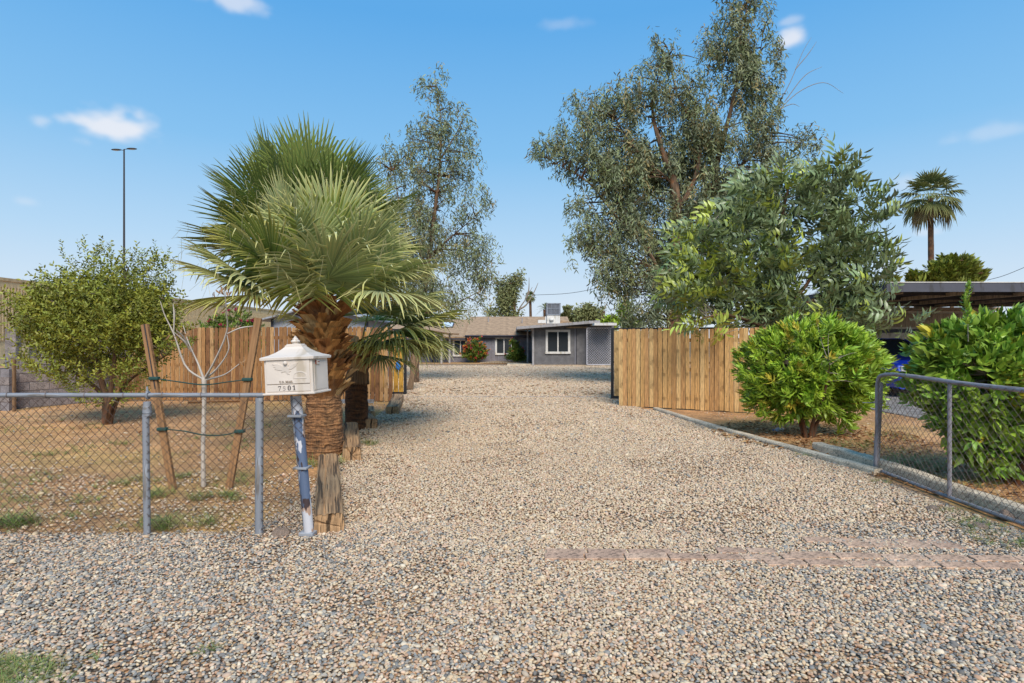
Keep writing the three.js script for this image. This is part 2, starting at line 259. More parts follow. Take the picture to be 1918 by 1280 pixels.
{
  const sh = new THREE.Shape(); const pts = [];
  for (let x = -24; x <= -9; x += 1) pts.push([x, 4.6]);
  gravelLeft.forEach(([z, x]) => pts.push([x, z]));
  pts.push([11, 40], [11, 16.6], [2.9, 16.2], [3.0, 13.6]); kerbLine.forEach(([z, x]) => pts.push([x, z])); pts.push([4.12, 4.2], [24, 4.2], [24, -2], [-24, -2]);
  pts.forEach(([x, z], i) => i ? sh.lineTo(x, z) : sh.moveTo(x, z));
  const g = new THREE.ShapeGeometry(sh); const p = g.attributes.position, uv = g.attributes.uv; for (let i = 0; i < p.count; i++) { const x = p.getX(i), z = p.getY(i); p.setXYZ(i, x, 0.005, -z); uv.setXY(i, x / 1.6, z / 1.6); } g.computeVertexNormals();
  struct('driveway', g, M.grit, null, 'packed gravel driveway bed running through the gate');
}
// loose gravel
const stoneGeos = [0, 1, 2, 3].map(k => { const R = rng(50 + k); let g = mergeVertices(new THREE.IcosahedronGeometry(1, k < 2 ? 1 : 0).deleteAttribute('uv').deleteAttribute('normal')); const p = g.attributes.position; const ax = 0.75 + R() * 0.2; for (let i = 0; i < p.count; i++) { const q = V(p.getX(i), p.getY(i), p.getZ(i)).multiplyScalar(0.86 + 0.28 * R()); p.setXYZ(i, q.x, q.y * 0.52, q.z * ax); } g.computeVertexNormals(); return g; });
const stonePal = [[.64, .49, .33], [.64, .52, .38], [.56, .41, .27], [.62, .45, .33], [.45, .36, .28], [.38, .34, .30], [.31, .295, .28], [.17, .16, .155], [.66, .56, .44], [.48, .30, .20], [.25, .25, .25], [.64, .46, .35]];
function scatterStones(name, label, zones, geos, seed, warm, thin = true) {
  const R = rng(seed), list = [];
  for (const [x0, x1, z0, z1, s, sz, test] of zones) for (let z = z0; z < z1; z += s) for (let x = x0; x < x1; x += s) {
    const px = x + (R() - 0.5) * s * 1.3, pz = z + (R() - 0.5) * s * 1.3, q = R(), c = R(), y = R(), big = R();
    if (!test(px, pz, q) || (thin && fbm(px * 1.1 + 9, pz * .8 + 4, 4, 0, 0, 77) > .62 && hash(Math.floor(px * 900), Math.floor(pz * 900), 5) < .35)) continue; list.push([px, pz, sz * (0.62 + 0.62 * q + (big > 0.985 ? 0.9 : 0)), c, y]);
  }
  const grp = geos.map(() => []); list.forEach((e, i) => grp[i % geos.length].push(e));
  const host = new THREE.Group(); host.name = name; host.userData = { kind: 'stuff', label, category: 'gravel' };
  const m = new THREE.Matrix4(), qn = new THREE.Quaternion(), e3 = new THREE.Euler(), col = new THREE.Color();
  grp.forEach((L, gi) => {
    const im = new THREE.InstancedMesh(geos[gi], M.stone, L.length); im.name = 'stones'; im.userData.kind = 'stuff'; shadow(im);
    L.forEach(([x, z, s, c, y], i) => {
      e3.set((R() - 0.5) * 0.9, R() * 6.28, (R() - 0.5) * 0.9); qn.setFromEuler(e3);
      m.compose(V(x, gh(x, z) + s * 0.25 + y * 0.009, -z), qn, V(s * (0.85 + R() * 0.4), s * (0.8 + R() * 0.5), s * (0.85 + R() * 0.3))); im.setMatrixAt(i, m);
      const w = warm(x, z); let k = Math.floor(c * stonePal.length); if (R() < w && (k === 6 || k === 7 || k === 10 || k === 5)) k = Math.floor(R() * 4); if (R() < -w && k < 4) k = 5 + Math.floor(R() * 3);
      const v = 0.82 + R() * 0.36, pc = stonePal[k]; col.setRGB(pc[0] * v * .95, pc[1] * v * .92, pc[2] * v * .84); im.setColorAt(i, col);
    });
    host.add(im);
  });
  scene.add(host);
}
const warmth = (x, z) => clamp(0.95 - Math.abs(x - 0.6) * 0.42 - (z < 4.6 ? (4.6 - z) * 0.22 : 0), -0.45, 0.9);
scatterStones('gravel', 'loose tan, pink and grey river gravel over driveway', [
  [-5.2, 5.4, 2.1, 5.0, 0.0165, 0.0102, (x, z, q) => Math.abs(x) < z * 0.95 + 0.35 && x > edgeL(z) - 0.1 && x < edgeR(z)],
], [stoneGeos[0], stoneGeos[1]], 7, warmth);
scatterStones('gravel_001', 'smaller tan gravel filling the driveway up to the gate', [
  [-3.4, 4.3, 5.0, 9.0, 0.0225, 0.0135, (x, z) => x > edgeL(z) - 0.15 * vnoise(x * 3, z * 3) && x < edgeR(z) - 0.03],
  [-3.6, 4.3, 9.0, 16.6, 0.032, 0.0185, (x, z) => x > edgeL(z) && x < edgeR(z) - 0.03],
], [stoneGeos[2], stoneGeos[3]], 8, (x, z) => 0.85);
scatterStones('gravel_002', 'pale gravel forecourt between the gate and the grey house', [
  [-6, 5.8, 16.6, 22, 0.043, 0.024, (x, z, q) => Math.abs(x) < z * 0.23 + 0.5],
  [-9, 8.5, 22, 37.2, 0.062, 0.032, (x, z, q) => Math.abs(x) < z * 0.23 + 0.5],
], [stoneGeos[2], stoneGeos[3]], 9, () => 0.9);
scatterStones('yard_stones', 'scattered small stones lying on the bare yard soil', [
  [-7.5, -1.9, 4.7, 7.2, 0.055, 0.017, (x, z, q) => q < 0.8 && fbm(x * 2, z * 2, 3, 0, 0, 11) > 0.36 + (z - 4.7) * 0.06],
  [-12, -2.2, 7.2, 15, 0.14, 0.019, (x, z, q) => q < 0.5 && x < edgeL(z)],
  [4.2, 9, 4.4, 13, 0.12, 0.018, (x, z, q) => q < 0.5 && x > edgeR(z) + 0.25],
], [stoneGeos[2], stoneGeos[3]], 10, () => 0.6, false);

// fallen leaves, weeds
function leafBlade(len, w, bend = 0.2, fold = 0.25, st = [0, .25, .6, 1], wd = [.12, .85, .9, .02]) {
  const pos = [], idx = []; st.forEach((t, i) => { const z = -bend * len * t * t, hw = w / 2 * wd[i]; pos.push(-hw, len * t, z + hw * fold, 0, len * t, z, hw, len * t, z + hw * fold); });
  for (let i = 0; i < st.length - 1; i++) { const a = i * 3; for (const o of [0, 1]) idx.push(a + o, a + o + 1, a + o + 3, a + o + 1, a + o + 4, a + o + 3); }
  const g = new THREE.BufferGeometry(); g.setAttribute('position', new THREE.Float32BufferAttribute(pos, 3)); g.setIndex(idx); g.computeVertexNormals(); return g;
}
function instanced(parent, name, geos, mat, list, tint, kind = 'stuff') {      // list: {p, q, s}
  geos.forEach((g, gi) => {
    const L = list.filter((_, i) => i % geos.length === gi); if (!L.length) return; const im = new THREE.InstancedMesh(g, mat, L.length); im.name = name; im.userData.kind = kind; shadow(im);
    const m = new THREE.Matrix4(), c = new THREE.Color(); L.forEach((e, i) => { m.compose(e.p, e.q, typeof e.s === 'number' ? V(e.s, e.s, e.s) : e.s); im.setMatrixAt(i, m); const t = tint(e, i); c.setRGB(t[0], t[1], t[2]); im.setColorAt(i, c); }); parent.add(im);
  });
}
const quatTo = (dir, spin) => new THREE.Quaternion().setFromUnitVectors(V(0, 1, 0), dir.clone().normalize()).multiply(new THREE.Quaternion().setFromAxisAngle(V(0, 1, 0), spin));
function stuffGroup(name, label, category) { const g = new THREE.Group(); g.name = numbered(name); g.userData = { kind: 'stuff', label, category }; scene.add(g); return g; }
{
  const R = rng(91), flat = leafBlade(0.09, 0.035, 0.25, 0.5), L = [];
  const put = (n, f, sz) => { for (let i = 0; i < n; i++) { const [x, z] = f(); L.push({ p: V(x, gh(x, z) + 0.03, -z), q: new THREE.Quaternion().setFromEuler(new THREE.Euler(-Math.PI / 2 + (R() - .5) * 0.9, R() * 6.28, R() * 6.28, 'YXZ')), s: sz * (0.6 + R() * 0.8) }); } };
  put(1500, () => { const z = 16.8 + R() ** 1.3 * 20; return [(R() * 2 - 1) * (z * 0.21), z]; }, 1.3);
  put(220, () => { const z = 12 + R() * 4.5; return [lerp(edgeL(z), edgeR(z), R()), z]; }, 0.9);
  put(60, () => { const z = 5 + R() * 7; return [lerp(edgeL(z), edgeR(z), R()), z]; }, 0.55);
  put(1300, () => { const a = R() * 6.28, r = Math.sqrt(R()) * 1.6; return [4.95 + Math.cos(a) * r, 9.5 + Math.sin(a) * r * 1.1]; }, 0.95);
  put(800, () => { const a = R() * 6.28, r = Math.sqrt(R()) * 1.2; return [5.3 + Math.cos(a) * r, 6.4 + Math.sin(a) * r]; }, 0.8);
  put(160, () => [-7.6 + (R() - .5) * 4, 11 + (R() - .5) * 2.5], 0.8);
  put(70, () => { const z = 10.5 + R() * 5; return [edgeL(z) + 0.25 + R() * 0.5, z]; }, 0.9);
  const h = stuffGroup('fallen_leaves', 'dry brown fallen leaves strewn over gravel and soil', 'leaves');
  instanced(h, 'leaves', [flat], M.dry, L, () => { const k = 0.6 + R() * 0.6; return R() < .75 ? [.34 * k, .16 * k, .055 * k] : [.42 * k, .27 * k, .12 * k]; });
}
{
  const R = rng(92); const tuft = []; for (let i = 0; i < 9; i++) { const g = leafBlade(0.12 + R() * 0.09, 0.007, 0.5 + R() * 0.6, 0.2); g.rotateX(-(R() * 0.6)); g.rotateY(R() * 6.28); g.translate((R() - .5) * .03, 0, (R() - .5) * .03); tuft.push(g); }
  const tg = join(tuft), L = []; const put = (n0, f, s) => { const n = Math.round(n0 * 1.5); for (let i = 0; i < n; i++) { const [x, z] = f(); L.push({ p: V(x, 0.004, -z), q: quatTo(V((R() - .5) * .3, 1, (R() - .5) * .3), R() * 6.28), s: 0.62 * s * (0.5 + R() * 0.8) }); } };
  const blob = (cx, cz, r) => () => { const a = R() * 6.28, d = Math.sqrt(R()) * r; return [cx + Math.cos(a) * d, cz + Math.sin(a) * d]; };
  put(420, () => [-2.36 - R() * .75 + R() * R() * .5, 2.55 + R() * .28], 0.55);
  for (const [px, py, n, r, s] of [[315, 990, 18, .10, 1.1], [375, 935, 16, .12, .9], [340, 895, 14, .12, .7], [300, 930, 22, .16, 1], [425, 930, 14, .1, 1], [30, 985, 30, .14, 1.25], [380, 985, 12, .1, .9], [60, 900, 30, .35, .7], [230, 905, 24, .3, .8], [100, 855, 26, .5, .7], [150, 940, 16, .2, .7], [200, 830, 20, .6, .6], [450, 800, 14, .5, .7], [690, 835, 14, .16, 1], [610, 870, 22, .25, 1.1], [655, 855, 5, .05, 1], [1600, 835, 40, .4, .8], [1660, 820, 30, .4, .8], [1720, 870, 60, .45, .8], [1800, 900, 50, .4, .8], [1690, 850, 40, .5, .8], [1560, 840, 14, .3, .7], [1400, 790, 14, .4, .7], [1880, 1015, 46, .28, .6], [1830, 985, 26, .2, .6], [1780, 960, 20, .15, .5], [1900, 960, 40, .3, .9], [1650, 905, 10, .1, .5], [1510, 855, 10, .12, .8], [450, 900, 12, .2, .8], [20, 940, 20, .3, .8], [395, 1225, 4, .03, .6]])
    put(n, blob(X(px, ZG(py)), ZG(py), r), s);
  { const S = [], sb = leafBlade(.11, .004, .3, .2); for (let i = 0; i < 5200; i++) { const z = 4.75 + R() ** 1.6 * 10.2, left = R() < .8, x = left ? lerp(-z * .93, edgeL(z) - .05, R()) : lerp(edgeR(z) + .3, edgeR(z) + 4, R()); if (left && fbm(x * 1.2 + 3, z * 1.2, 3, 0, 0, 31) < .45) continue; S.push({ p: V(x, .012, -z), q: new THREE.Quaternion().setFromEuler(new THREE.Euler(-Math.PI / 2 + (R() - .5) * .5, R() * 6.28, 0, 'YXZ')), s: .5 + R() * 1.1 }); }
    const hs = stuffGroup('dry_straw', 'dry straw and twigs lying on the yard soil', 'straw'); instanced(hs, 'straws', [sb], M.dry, S, () => { const k = .6 + R() * .6; return R() < .6 ? [.58 * k, .43 * k, .2 * k] : [.28 * k, .18 * k, .09 * k]; }); }
  for (let i = 0; i < 46; i++) { const z = 4.9 + R() * 7, x = lerp(-z * .9, edgeL(z) - .3, R()); put(6 + R() * 12, blob(x, z, .1 + R() * .3), .35 + R() * .4); }
  const h = stuffGroup('weeds', 'low green weeds and grass tufts on dry soil', 'weeds');
  instanced(h, 'tufts', [tg], std(C(1, 1, 1), .7), L, () => { const k = 0.7 + R() * 0.6; return R() < .7 ? [.16 * k, .22 * k, .045 * k] : [.36 * k, .31 * k, .10 * k]; });
}

// ================================================================== kerb, footing, brick strips
function strip(pts, w, h, jit = 0, seed = 1) {          // squared bar along ground points [Z, x]
  const R = rng(seed), pos = [], idx = []; const P = pts.map(([z, x]) => V(x, 0, -z)); const n = 24, cur = new THREE.CatmullRomCurve3(P, false, 'centripetal');
  for (let i = 0; i <= n; i++) { const c = cur.getPoint(i / n), t = cur.getTangent(i / n), s = V(-t.z, 0, t.x).normalize(); const ww = w / 2 * (1 + (R() - .5) * jit), hh = h * (1 + (R() - .5) * jit); for (const [a, y] of [[-1, -0.03], [-1, hh - .02], [-.82, hh], [.82, hh], [1, hh - .02], [1, -0.03]]) { const q = c.clone().addScaledVector(s, a * ww); pos.push(q.x, y, q.z); } }
  for (let i = 0; i < n; i++) for (let j = 0; j < 5; j++) { const q = i * 6 + j; idx.push(q, q + 6, q + 1, q + 1, q + 6, q + 7); } idx.push(0, 1, 2, 0, 2, 3, 0, 3, 4, 0, 4, 5); const e = n * 6; idx.push(e, e + 2, e + 1, e, e + 3, e + 2, e, e + 4, e + 3, e, e + 5, e + 4);
  const g = new THREE.BufferGeometry(); g.setAttribute('position', new THREE.Float32BufferAttribute(pos, 3)); g.setIndex(idx); const q = g.toNonIndexed(); q.computeVertexNormals(); return planarUV(q, 1.1);
}
struct('kerb', strip(kerbLine.map(([z, x]) => [z, x + 0.06]), 0.12, 0.07, 0.12, 3), M.concrete, null, 'thin curved concrete kerb along the driveway edge');
struct('kerb', strip([[8.3, 4.32], [7.0, 4.42], [5.7, 4.40], [4.3, 4.36]], 0.15, 0.13, 0.12, 4), M.concrete, null, 'thick rounded concrete footing beside the open wire gate');
{
  const R = rng(61), t = thing('brick_strip', 'pink brick strip half buried across the gravel driveway', 'brick edging', [0, 0, 0]);
  const row = (x0, x1, z, skip, tilt = 0) => { let x = x0; while (x < x1) { const w = 0.24 + R() * 0.07; if (R() > skip) { const b = part(t, 'brick', rbox(w, 0.05, 0.098, 0.006), M.paver[Math.floor(R() * 3)], [x + w / 2, 0.001 + R() * 0.009, -(z + tilt * (x - x0) + (R() - .5) * 0.012)]); b.rotation.y = (R() - .5) * 0.03; b.rotation.z = (R() - .5) * 0.02; b.rotation.x = 0.03; } x += w + 0.008 + R() * 0.012; } };
  row(0.23, 2.05, 4.17, 0.12, -0.012); row(2.0, 3.75, 4.19, 0.0, -0.05); row(1.75, 3.9, 4.06, 0.08, -0.045); row(0.25, 0.9, 4.26, 0.45);
  const t2 = thing('brick_strip', 'short broken row of bricks sunk deeper near the wire gate', 'brick edging', [0, 0, 0]);
  const t1 = t; for (const [x0, x1, z] of [[2.25, 3.45, 4.52], [2.5, 3.3, 4.41], [1.5, 1.9, 4.30]]) { let x = x0; while (x < x1) { const w = 0.19 + R() * .02; if (R() > 0.25) { const b = part(t2, 'brick', rbox(w, 0.05, 0.098, 0.006), M.paver[Math.floor(R() * 3)], [x + w / 2, -0.001 + R() * 0.007, -(z - 0.05 * (x - x0))]); b.rotation.y = (R() - .5) * .12; b.rotation.x = .03; } x += w + .02; } }
}

// ================================================================== chain link
function chainMesh(len, h, r, seed, cell = 0.072) {     // diagonal wires, x along 0..len, y 0..h
  const R = rng(seed), geos = [], pos = [], idx = []; const hc = cell / 2;
  const nj = new Map(); const node = (i, j) => { const k = i * 10007 + j; if (!nj.has(k)) nj.set(k, [(R() - .5) * 0.006, (R() - .5) * 0.006]); return nj.get(k); };
  const ny = Math.floor(h / hc);
  for (const s of [1, -1]) for (let i0 = -ny; i0 * hc < len + h; i0++) {
    const line = []; for (let j = 0; j <= ny; j++) { const i = i0 + s * j; if (((i0 % 2) + 2) % 2) continue; const x = i * hc; if (x < -1e-6 || x > len) continue; const n = node(i, j); line.push([x + n[0], j * hc + n[1], (((i + j) / 2 | 0) % 2 ? 1 : -1) * s * r * 0.9]); }
    if (line.length < 2) continue; const base = pos.length / 3;
    line.forEach(([x, y, z]) => { for (const a of [0, 2.094, 4.189]) { pos.push(x + Math.cos(a) * r * 0.8, y - s * Math.cos(a) * r * 0.8 * 0, z + Math.sin(a) * r + 0); } });
    for (let k = 0; k < line.length - 1; k++) for (let c = 0; c < 3; c++) { const a = base + k * 3 + c, b = base + k * 3 + (c + 1) % 3; idx.push(a, b, a + 3, b, b + 3, a + 3); }
  }
  const g = new THREE.BufferGeometry(); g.setAttribute('position', new THREE.Float32BufferAttribute(pos, 3)); g.setIndex(idx); g.computeVertexNormals(); return g;
}
{
  const Z = 4.70, h = 1.12, xl = -6.2, xr = X(494, Z);
  const t = thing('chain_link_fence', 'low grey chain link fence with round top rail beside mailbox', 'wire fence', [0, 0, -Z]);
  part(t, 'top_rail', rod(V(xl, h, 0), V(xr, h, 0), 0.0185, 12), M.galv);
  for (const [px, top, r] of [[277, 0.97, 0.026], [486, 1.10, 0.031], [-330, 1.0, .026]]) {
    const x = X(px, Z), p = part(t, 'post', cyl(r, r, top + 0.05, 16, 0, (top + 0.05) / 2 - 0.05, 0), M.galv, [x, 0, 0.012]); p.rotation.z = px < 300 ? 0.012 : -0.004;
    if (px < 300) part(t, 'post_cap', join([cyl(r * 1.12, r * 1.12, 0.03, 14, 0, top, 0), cyl(0.028, 0.034, 0.09, 14, 0, top + .055, 0), new THREE.TorusGeometry(.027, .008, 8, 18).rotateY(Math.PI / 2).translate(0, h, -0.012), cyl(.006, .012, .05, 8, 0, h + .045, 0)]), M.galv, [x, 0, 0.012]);
  }
  part(t, 'wire_mesh', chainMesh(xr - xl + 0.35, 1.10, 0.0030, 5), M.wire, [xl, 0.02, 0.03], 'stuff');
  const tiesG = []; for (let x = xl + .3; x < xr; x += 0.31) tiesG.push(new THREE.TorusGeometry(.0245, .0025, 5, 14).rotateY(Math.PI / 2 + .3).translate(x, h, 0)); part(t, 'wire_ties', join(tiesG), M.wireGrey, null, 'stuff');
}
{
  const A = V(4.30, 0.0, -6.93), dirn = V(-0.035, 0, 1).normalize(), L = 3.6; const t = thing('chain_link_gate', 'open chain link driveway gate with grey pipe frame beside round shrub', 'wire gate', [A.x, 0, A.z], Math.atan2(-dirn.z, dirn.x));
  const h = 1.15, b = 0.035;    // local x runs towards the street
  part(t, 'frame', join([tube([V(0, 0.10, 0), V(0.02, 0.6, 0), V(0.035, h - .06, 0), V(0.09, h, 0), V(1.6, h, 0), V(L, h - .015, 0)], [0.022, 0.022], 10, 40)]), M.galvBrown);
  part(t, 'bottom_rail', tube([V(0.06, b + .01, 0), V(1.3, b, 0), V(2.4, b + .01, 0), V(L, b, 0)], [.019, .019], 10, 12), M.galv);
  part(t, 'brace_post', rod(V(1.22, b, 0), V(1.22, h, 0), 0.019, 10), M.galvBrown);
  part(t, 'brace_post', rod(V(L, b, 0), V(L, h, 0), 0.019, 10), M.galvBrown);
  part(t, 'wire_mesh', chainMesh(L - .1, h - 0.04, 0.0030, 6, 0.085), M.wireGrey, [0.06, 0.05, 0.022], 'stuff');
  const p = thing('gate_post', 'leaning grey pipe gate post standing on the concrete kerb', 'post', [X(1641, 7.0), 0, -7.0]);
  part(p, 'pipe', rod(V(0, -.05, 0), V(0.05, 1.06, 0), 0.033, 14), M.galv); for (const y of [.35, .82]) part(p, 'band', new THREE.TorusGeometry(.036, .007, 6, 18).rotateX(Math.PI / 2).translate(.05 * y / 1.06, y, 0), M.galvBrown); part(p, 'latch_rod', rod(V(-.16, .82, 0), V(.0, .82, 0), .006, 6), M.galv);
}
{ // two short leftover fence posts near the right frame edge are out of view; rocks by the gate
  const rockGeo = seed => { const R = rng(seed), g = mergeVertices(new THREE.IcosahedronGeometry(1, 2).deleteAttribute('uv').deleteAttribute('normal')), p = g.attributes.position; for (let i = 0; i < p.count; i++) { const v = V(p.getX(i), p.getY(i), p.getZ(i)); const k = 0.75 + 0.5 * fbm(v.x * 1.3 + seed, v.y * 1.3 + v.z * 1.7, 3); p.setXYZ(i, v.x * k, v.y * k * .6, v.z * k); } g.computeVertexNormals(); return planarUV(g, .5); };
  const put = (px, py, s, label, seed, mat = M.rock) => { const Z = ZG(py); const m = solo('rock', label, 'rock', rockGeo(seed).scale(s, s, s), mat, [X(px, Z), s * 0.28, -Z]); m.geometry.computeVertexNormals(); };
  put(528, 1004, 0.075, 'pinkish rock on gravel at the foot of the mailbox pole', 3);
  put(1893, 974, 0.10, 'pale rock lying against the concrete footing by wire gate', 5);
  put(1748, 957, 0.055, 'small grey rock under the bottom rail of wire gate', 8);
  put(1835, 992, 0.06, 'flat tan rock in weeds below the wire gate rail', 12);
  put(1690, 737, 0.28, 'dark rounded boulder in front of the blue car', 14);
  put(1078, 853, 0.035, 'single black stone lying on the pale driveway gravel', 17, M.dark);
}

// ================================================================== mailbox
const font = await new FontLoader().loadAsync('fonts/droid/droid_serif_bold.typeface.json');
const text = (s, size, d) => { const g = new TextGeometry(s, { font, size, depth: d, curveSegments: 5, bevelEnabled: false }); g.computeBoundingBox(); return g; };
{
  const Z = 4.66, bx = X(553, Z) , by = 1.145;
  const t = thing('mailbox', 'cream ornate mailbox with pagoda roof numbered on a leaning pipe', 'mailbox', [bx, 0, -Z - .05], -0.13);
  const W = 0.40, D = 0.27, H = 0.27, hw = W / 2, hd = D / 2;
  part(t, 'body', rbox(W, H, D, 0.006, 0, by + H / 2, 0), M.mail);
  part(t, 'base_flange', rbox(W + 0.03, 0.016, D + 0.03, 0.005, 0, by - 0.002, 0), M.mail);
  part(t, 'side_panel', rbox(0.004, H - 0.05, D - 0.05, 0.0015, hw + 0.0015, by + H / 2 - .005, 0), M.mail);
  const door = part(t, 'door', rbox(W - 0.04, 0.19, 0.010, 0.004, 0, by + 0.075 + 0.095, hd + 0.004), M.mail);
  part(door, 'knob', new THREE.SphereGeometry(0.017, 16, 12).scale(1, 1, .8).translate(-0.012, by + 0.238, hd + 0.02), M.mail);
  const frame = part(t, 'number_panel', rbox(W - 0.04, 0.052, 0.006, 0.002, 0, by + 0.042, hd + 0.002), M.mail);
  // raised eagle
  const eg = new THREE.Shape(); [[0, -.012], [.012, -.03], [.03, -.036], [.022, -.02], [.04, -.012], [.02, .0], [.05, .006], [.085, .028], [.10, .05], [.07, .044], [.045, .03], [.025, .012], [.018, .022], [.024, .036], [.012, .040], [.002, .03], [-.004, .014], [-.028, .03], [-.06, .046], [-.09, .05], [-.11, .046], [-.08, .032], [-.1, .026], [-.072, .016], [-.09, .008], [-.055, .0], [-.03, -.002], [-.035, -.018], [-.015, -.014]].forEach(([x, y], i) => i ? eg.lineTo(x, y) : eg.moveTo(x, y));
  part(door, 'eagle_relief', new THREE.ExtrudeGeometry(eg, { depth: .002, bevelEnabled: true, bevelSize: .003, bevelThickness: .003, bevelSegments: 3 }).translate(-0.015, by + 0.185, hd + 0.008), M.mail);
  const sh = new THREE.Shape(); sh.absellipse(0, 0, .055, .034, 0, Math.PI); sh.lineTo(-.055, -.02); sh.lineTo(.055, -.02); const hole = new THREE.Path(); hole.absellipse(0, 0, .048, .028, 0, Math.PI); hole.lineTo(-.048, -.014); hole.lineTo(.048, -.014); sh.holes.push(hole);
  part(door, 'scroll_relief', new THREE.ExtrudeGeometry(sh, { depth: .003, bevelEnabled: true, bevelSize: .0015, bevelThickness: .0015, bevelSegments: 2 }).translate(0.10, by + 0.135, hd + 0.007), M.mail);
  const mail = text('U.S. MAIL', 0.0165, 0.0022); part(door, 'lettering', mail.translate(-0.072, by + 0.083, hd + 0.0092), M.ink2);
  let x = -0.088; for (const [c, m, s] of [['7', M.ink, 1], ['5', M.inkFade, .92], ['0', M.ink, 1.06], ['1', M.ink, 1.06]]) { const g = text(c, 0.036 * s, 0.0012); part(frame, 'numeral', g.translate(x, by + 0.024, hd + 0.005), m); x += 0.0395; }
  // roof: concave hip
  const prof = [[1.11, 0, 1.16], [1.12, .018, 1.17], [1.06, .024, 1.10], [.86, .036, .86], [.66, .056, .62], [.48, .080, .42], [.36, .100, .30], [.36, .110, .30], [.30, .115, .25], [.30, .122, .25], [0, .124, 0]];
  const pos = [], idx = []; prof.forEach(([a, y, b]) => { for (const [sx, sz] of [[-1, -1], [1, -1], [1, 1], [-1, 1]]) pos.push(sx * hw * a, by + H + y - .006, sz * hd * b); });
  for (let i = 0; i < prof.length - 1; i++) for (let j = 0; j < 4; j++) { const a = i * 4 + j, b = i * 4 + (j + 1) % 4; idx.push(a, a + 4, b, b, a + 4, b + 4); } idx.push(0, 1, 2, 0, 2, 3);
  let rg = new THREE.BufferGeometry(); rg.setAttribute('position', new THREE.Float32BufferAttribute(pos, 3)); rg.setIndex(idx); rg = rg.toNonIndexed(); rg.computeVertexNormals(); const roof = part(t, 'roof', planarUV(rg, 1), M.mail);
  part(roof, 'finial', new THREE.LatheGeometry([[.03, 0], [.02, .008], [.034, .014], [.036, .024], [.024, .034], [.018, .036], [.022, .040], [.020, .046], [.010, .050], [.012, .054], [.007, .060], [0, .066]].map(([a, b]) => new THREE.Vector2(a, b)), 20).translate(0, by + H + .116, 0), M.mail);
  const fl = part(t, 'flag_holder', rbox(0.012, 0.034, 0.052, .003, hw + 0.006, by + H - 0.035, 0.055), M.mail); part(fl, 'slot', box(0.003, 0.006, 0.028, hw + 0.0128, by + H - 0.032, 0.05), M.redSlot); part(fl, 'flag_edge', box(0.008, 0.032, 0.006, hw + 0.007, by + H - 0.036, 0.086), M.redSlot);
  { const c = Math.cos(.045), sn = Math.sin(.045), py = by; for (const m of t.children) { m.rotation.z = .045; m.position.set(sn * py, py - c * py, 0); } }   // the box sits a little crooked
  // pole and thin second pole, in the mailbox's own frame
  const inv = new THREE.Matrix4().makeRotationY(0.13); const L = (px, py, Z2) => at(px, py, Z2).sub(V(bx, 0, -Z - .05)).applyMatrix4(inv);
  part(t, 'pole', rod(L(555, 742, 4.72), L(579, 1004, 4.66), 0.038, 18), M.peeled);
  part(t, 'thin_pole', rod(L(546, 742, 4.70), L(572, 1000, 4.69), 0.013, 10), M.galv);
  const strap = (px, py) => { const c = L(px, py, 4.69); return rbox(.115, .018, .10, .004, c.x, c.y, c.z); };
  for (const [px, py] of [[556, 779], [566, 876]]) part(t, 'strap', strap(px, py), M.galv); { const c = L(577, 999, 4.67); part(t, 'foot_clamp', rbox(.12, .035, .10, .01, c.x, c.y, c.z), M.galv); }
  part(t, 'mount_plate', rbox(.2, .012, .16, .003, 0, by - .014, 0), M.stake);
}

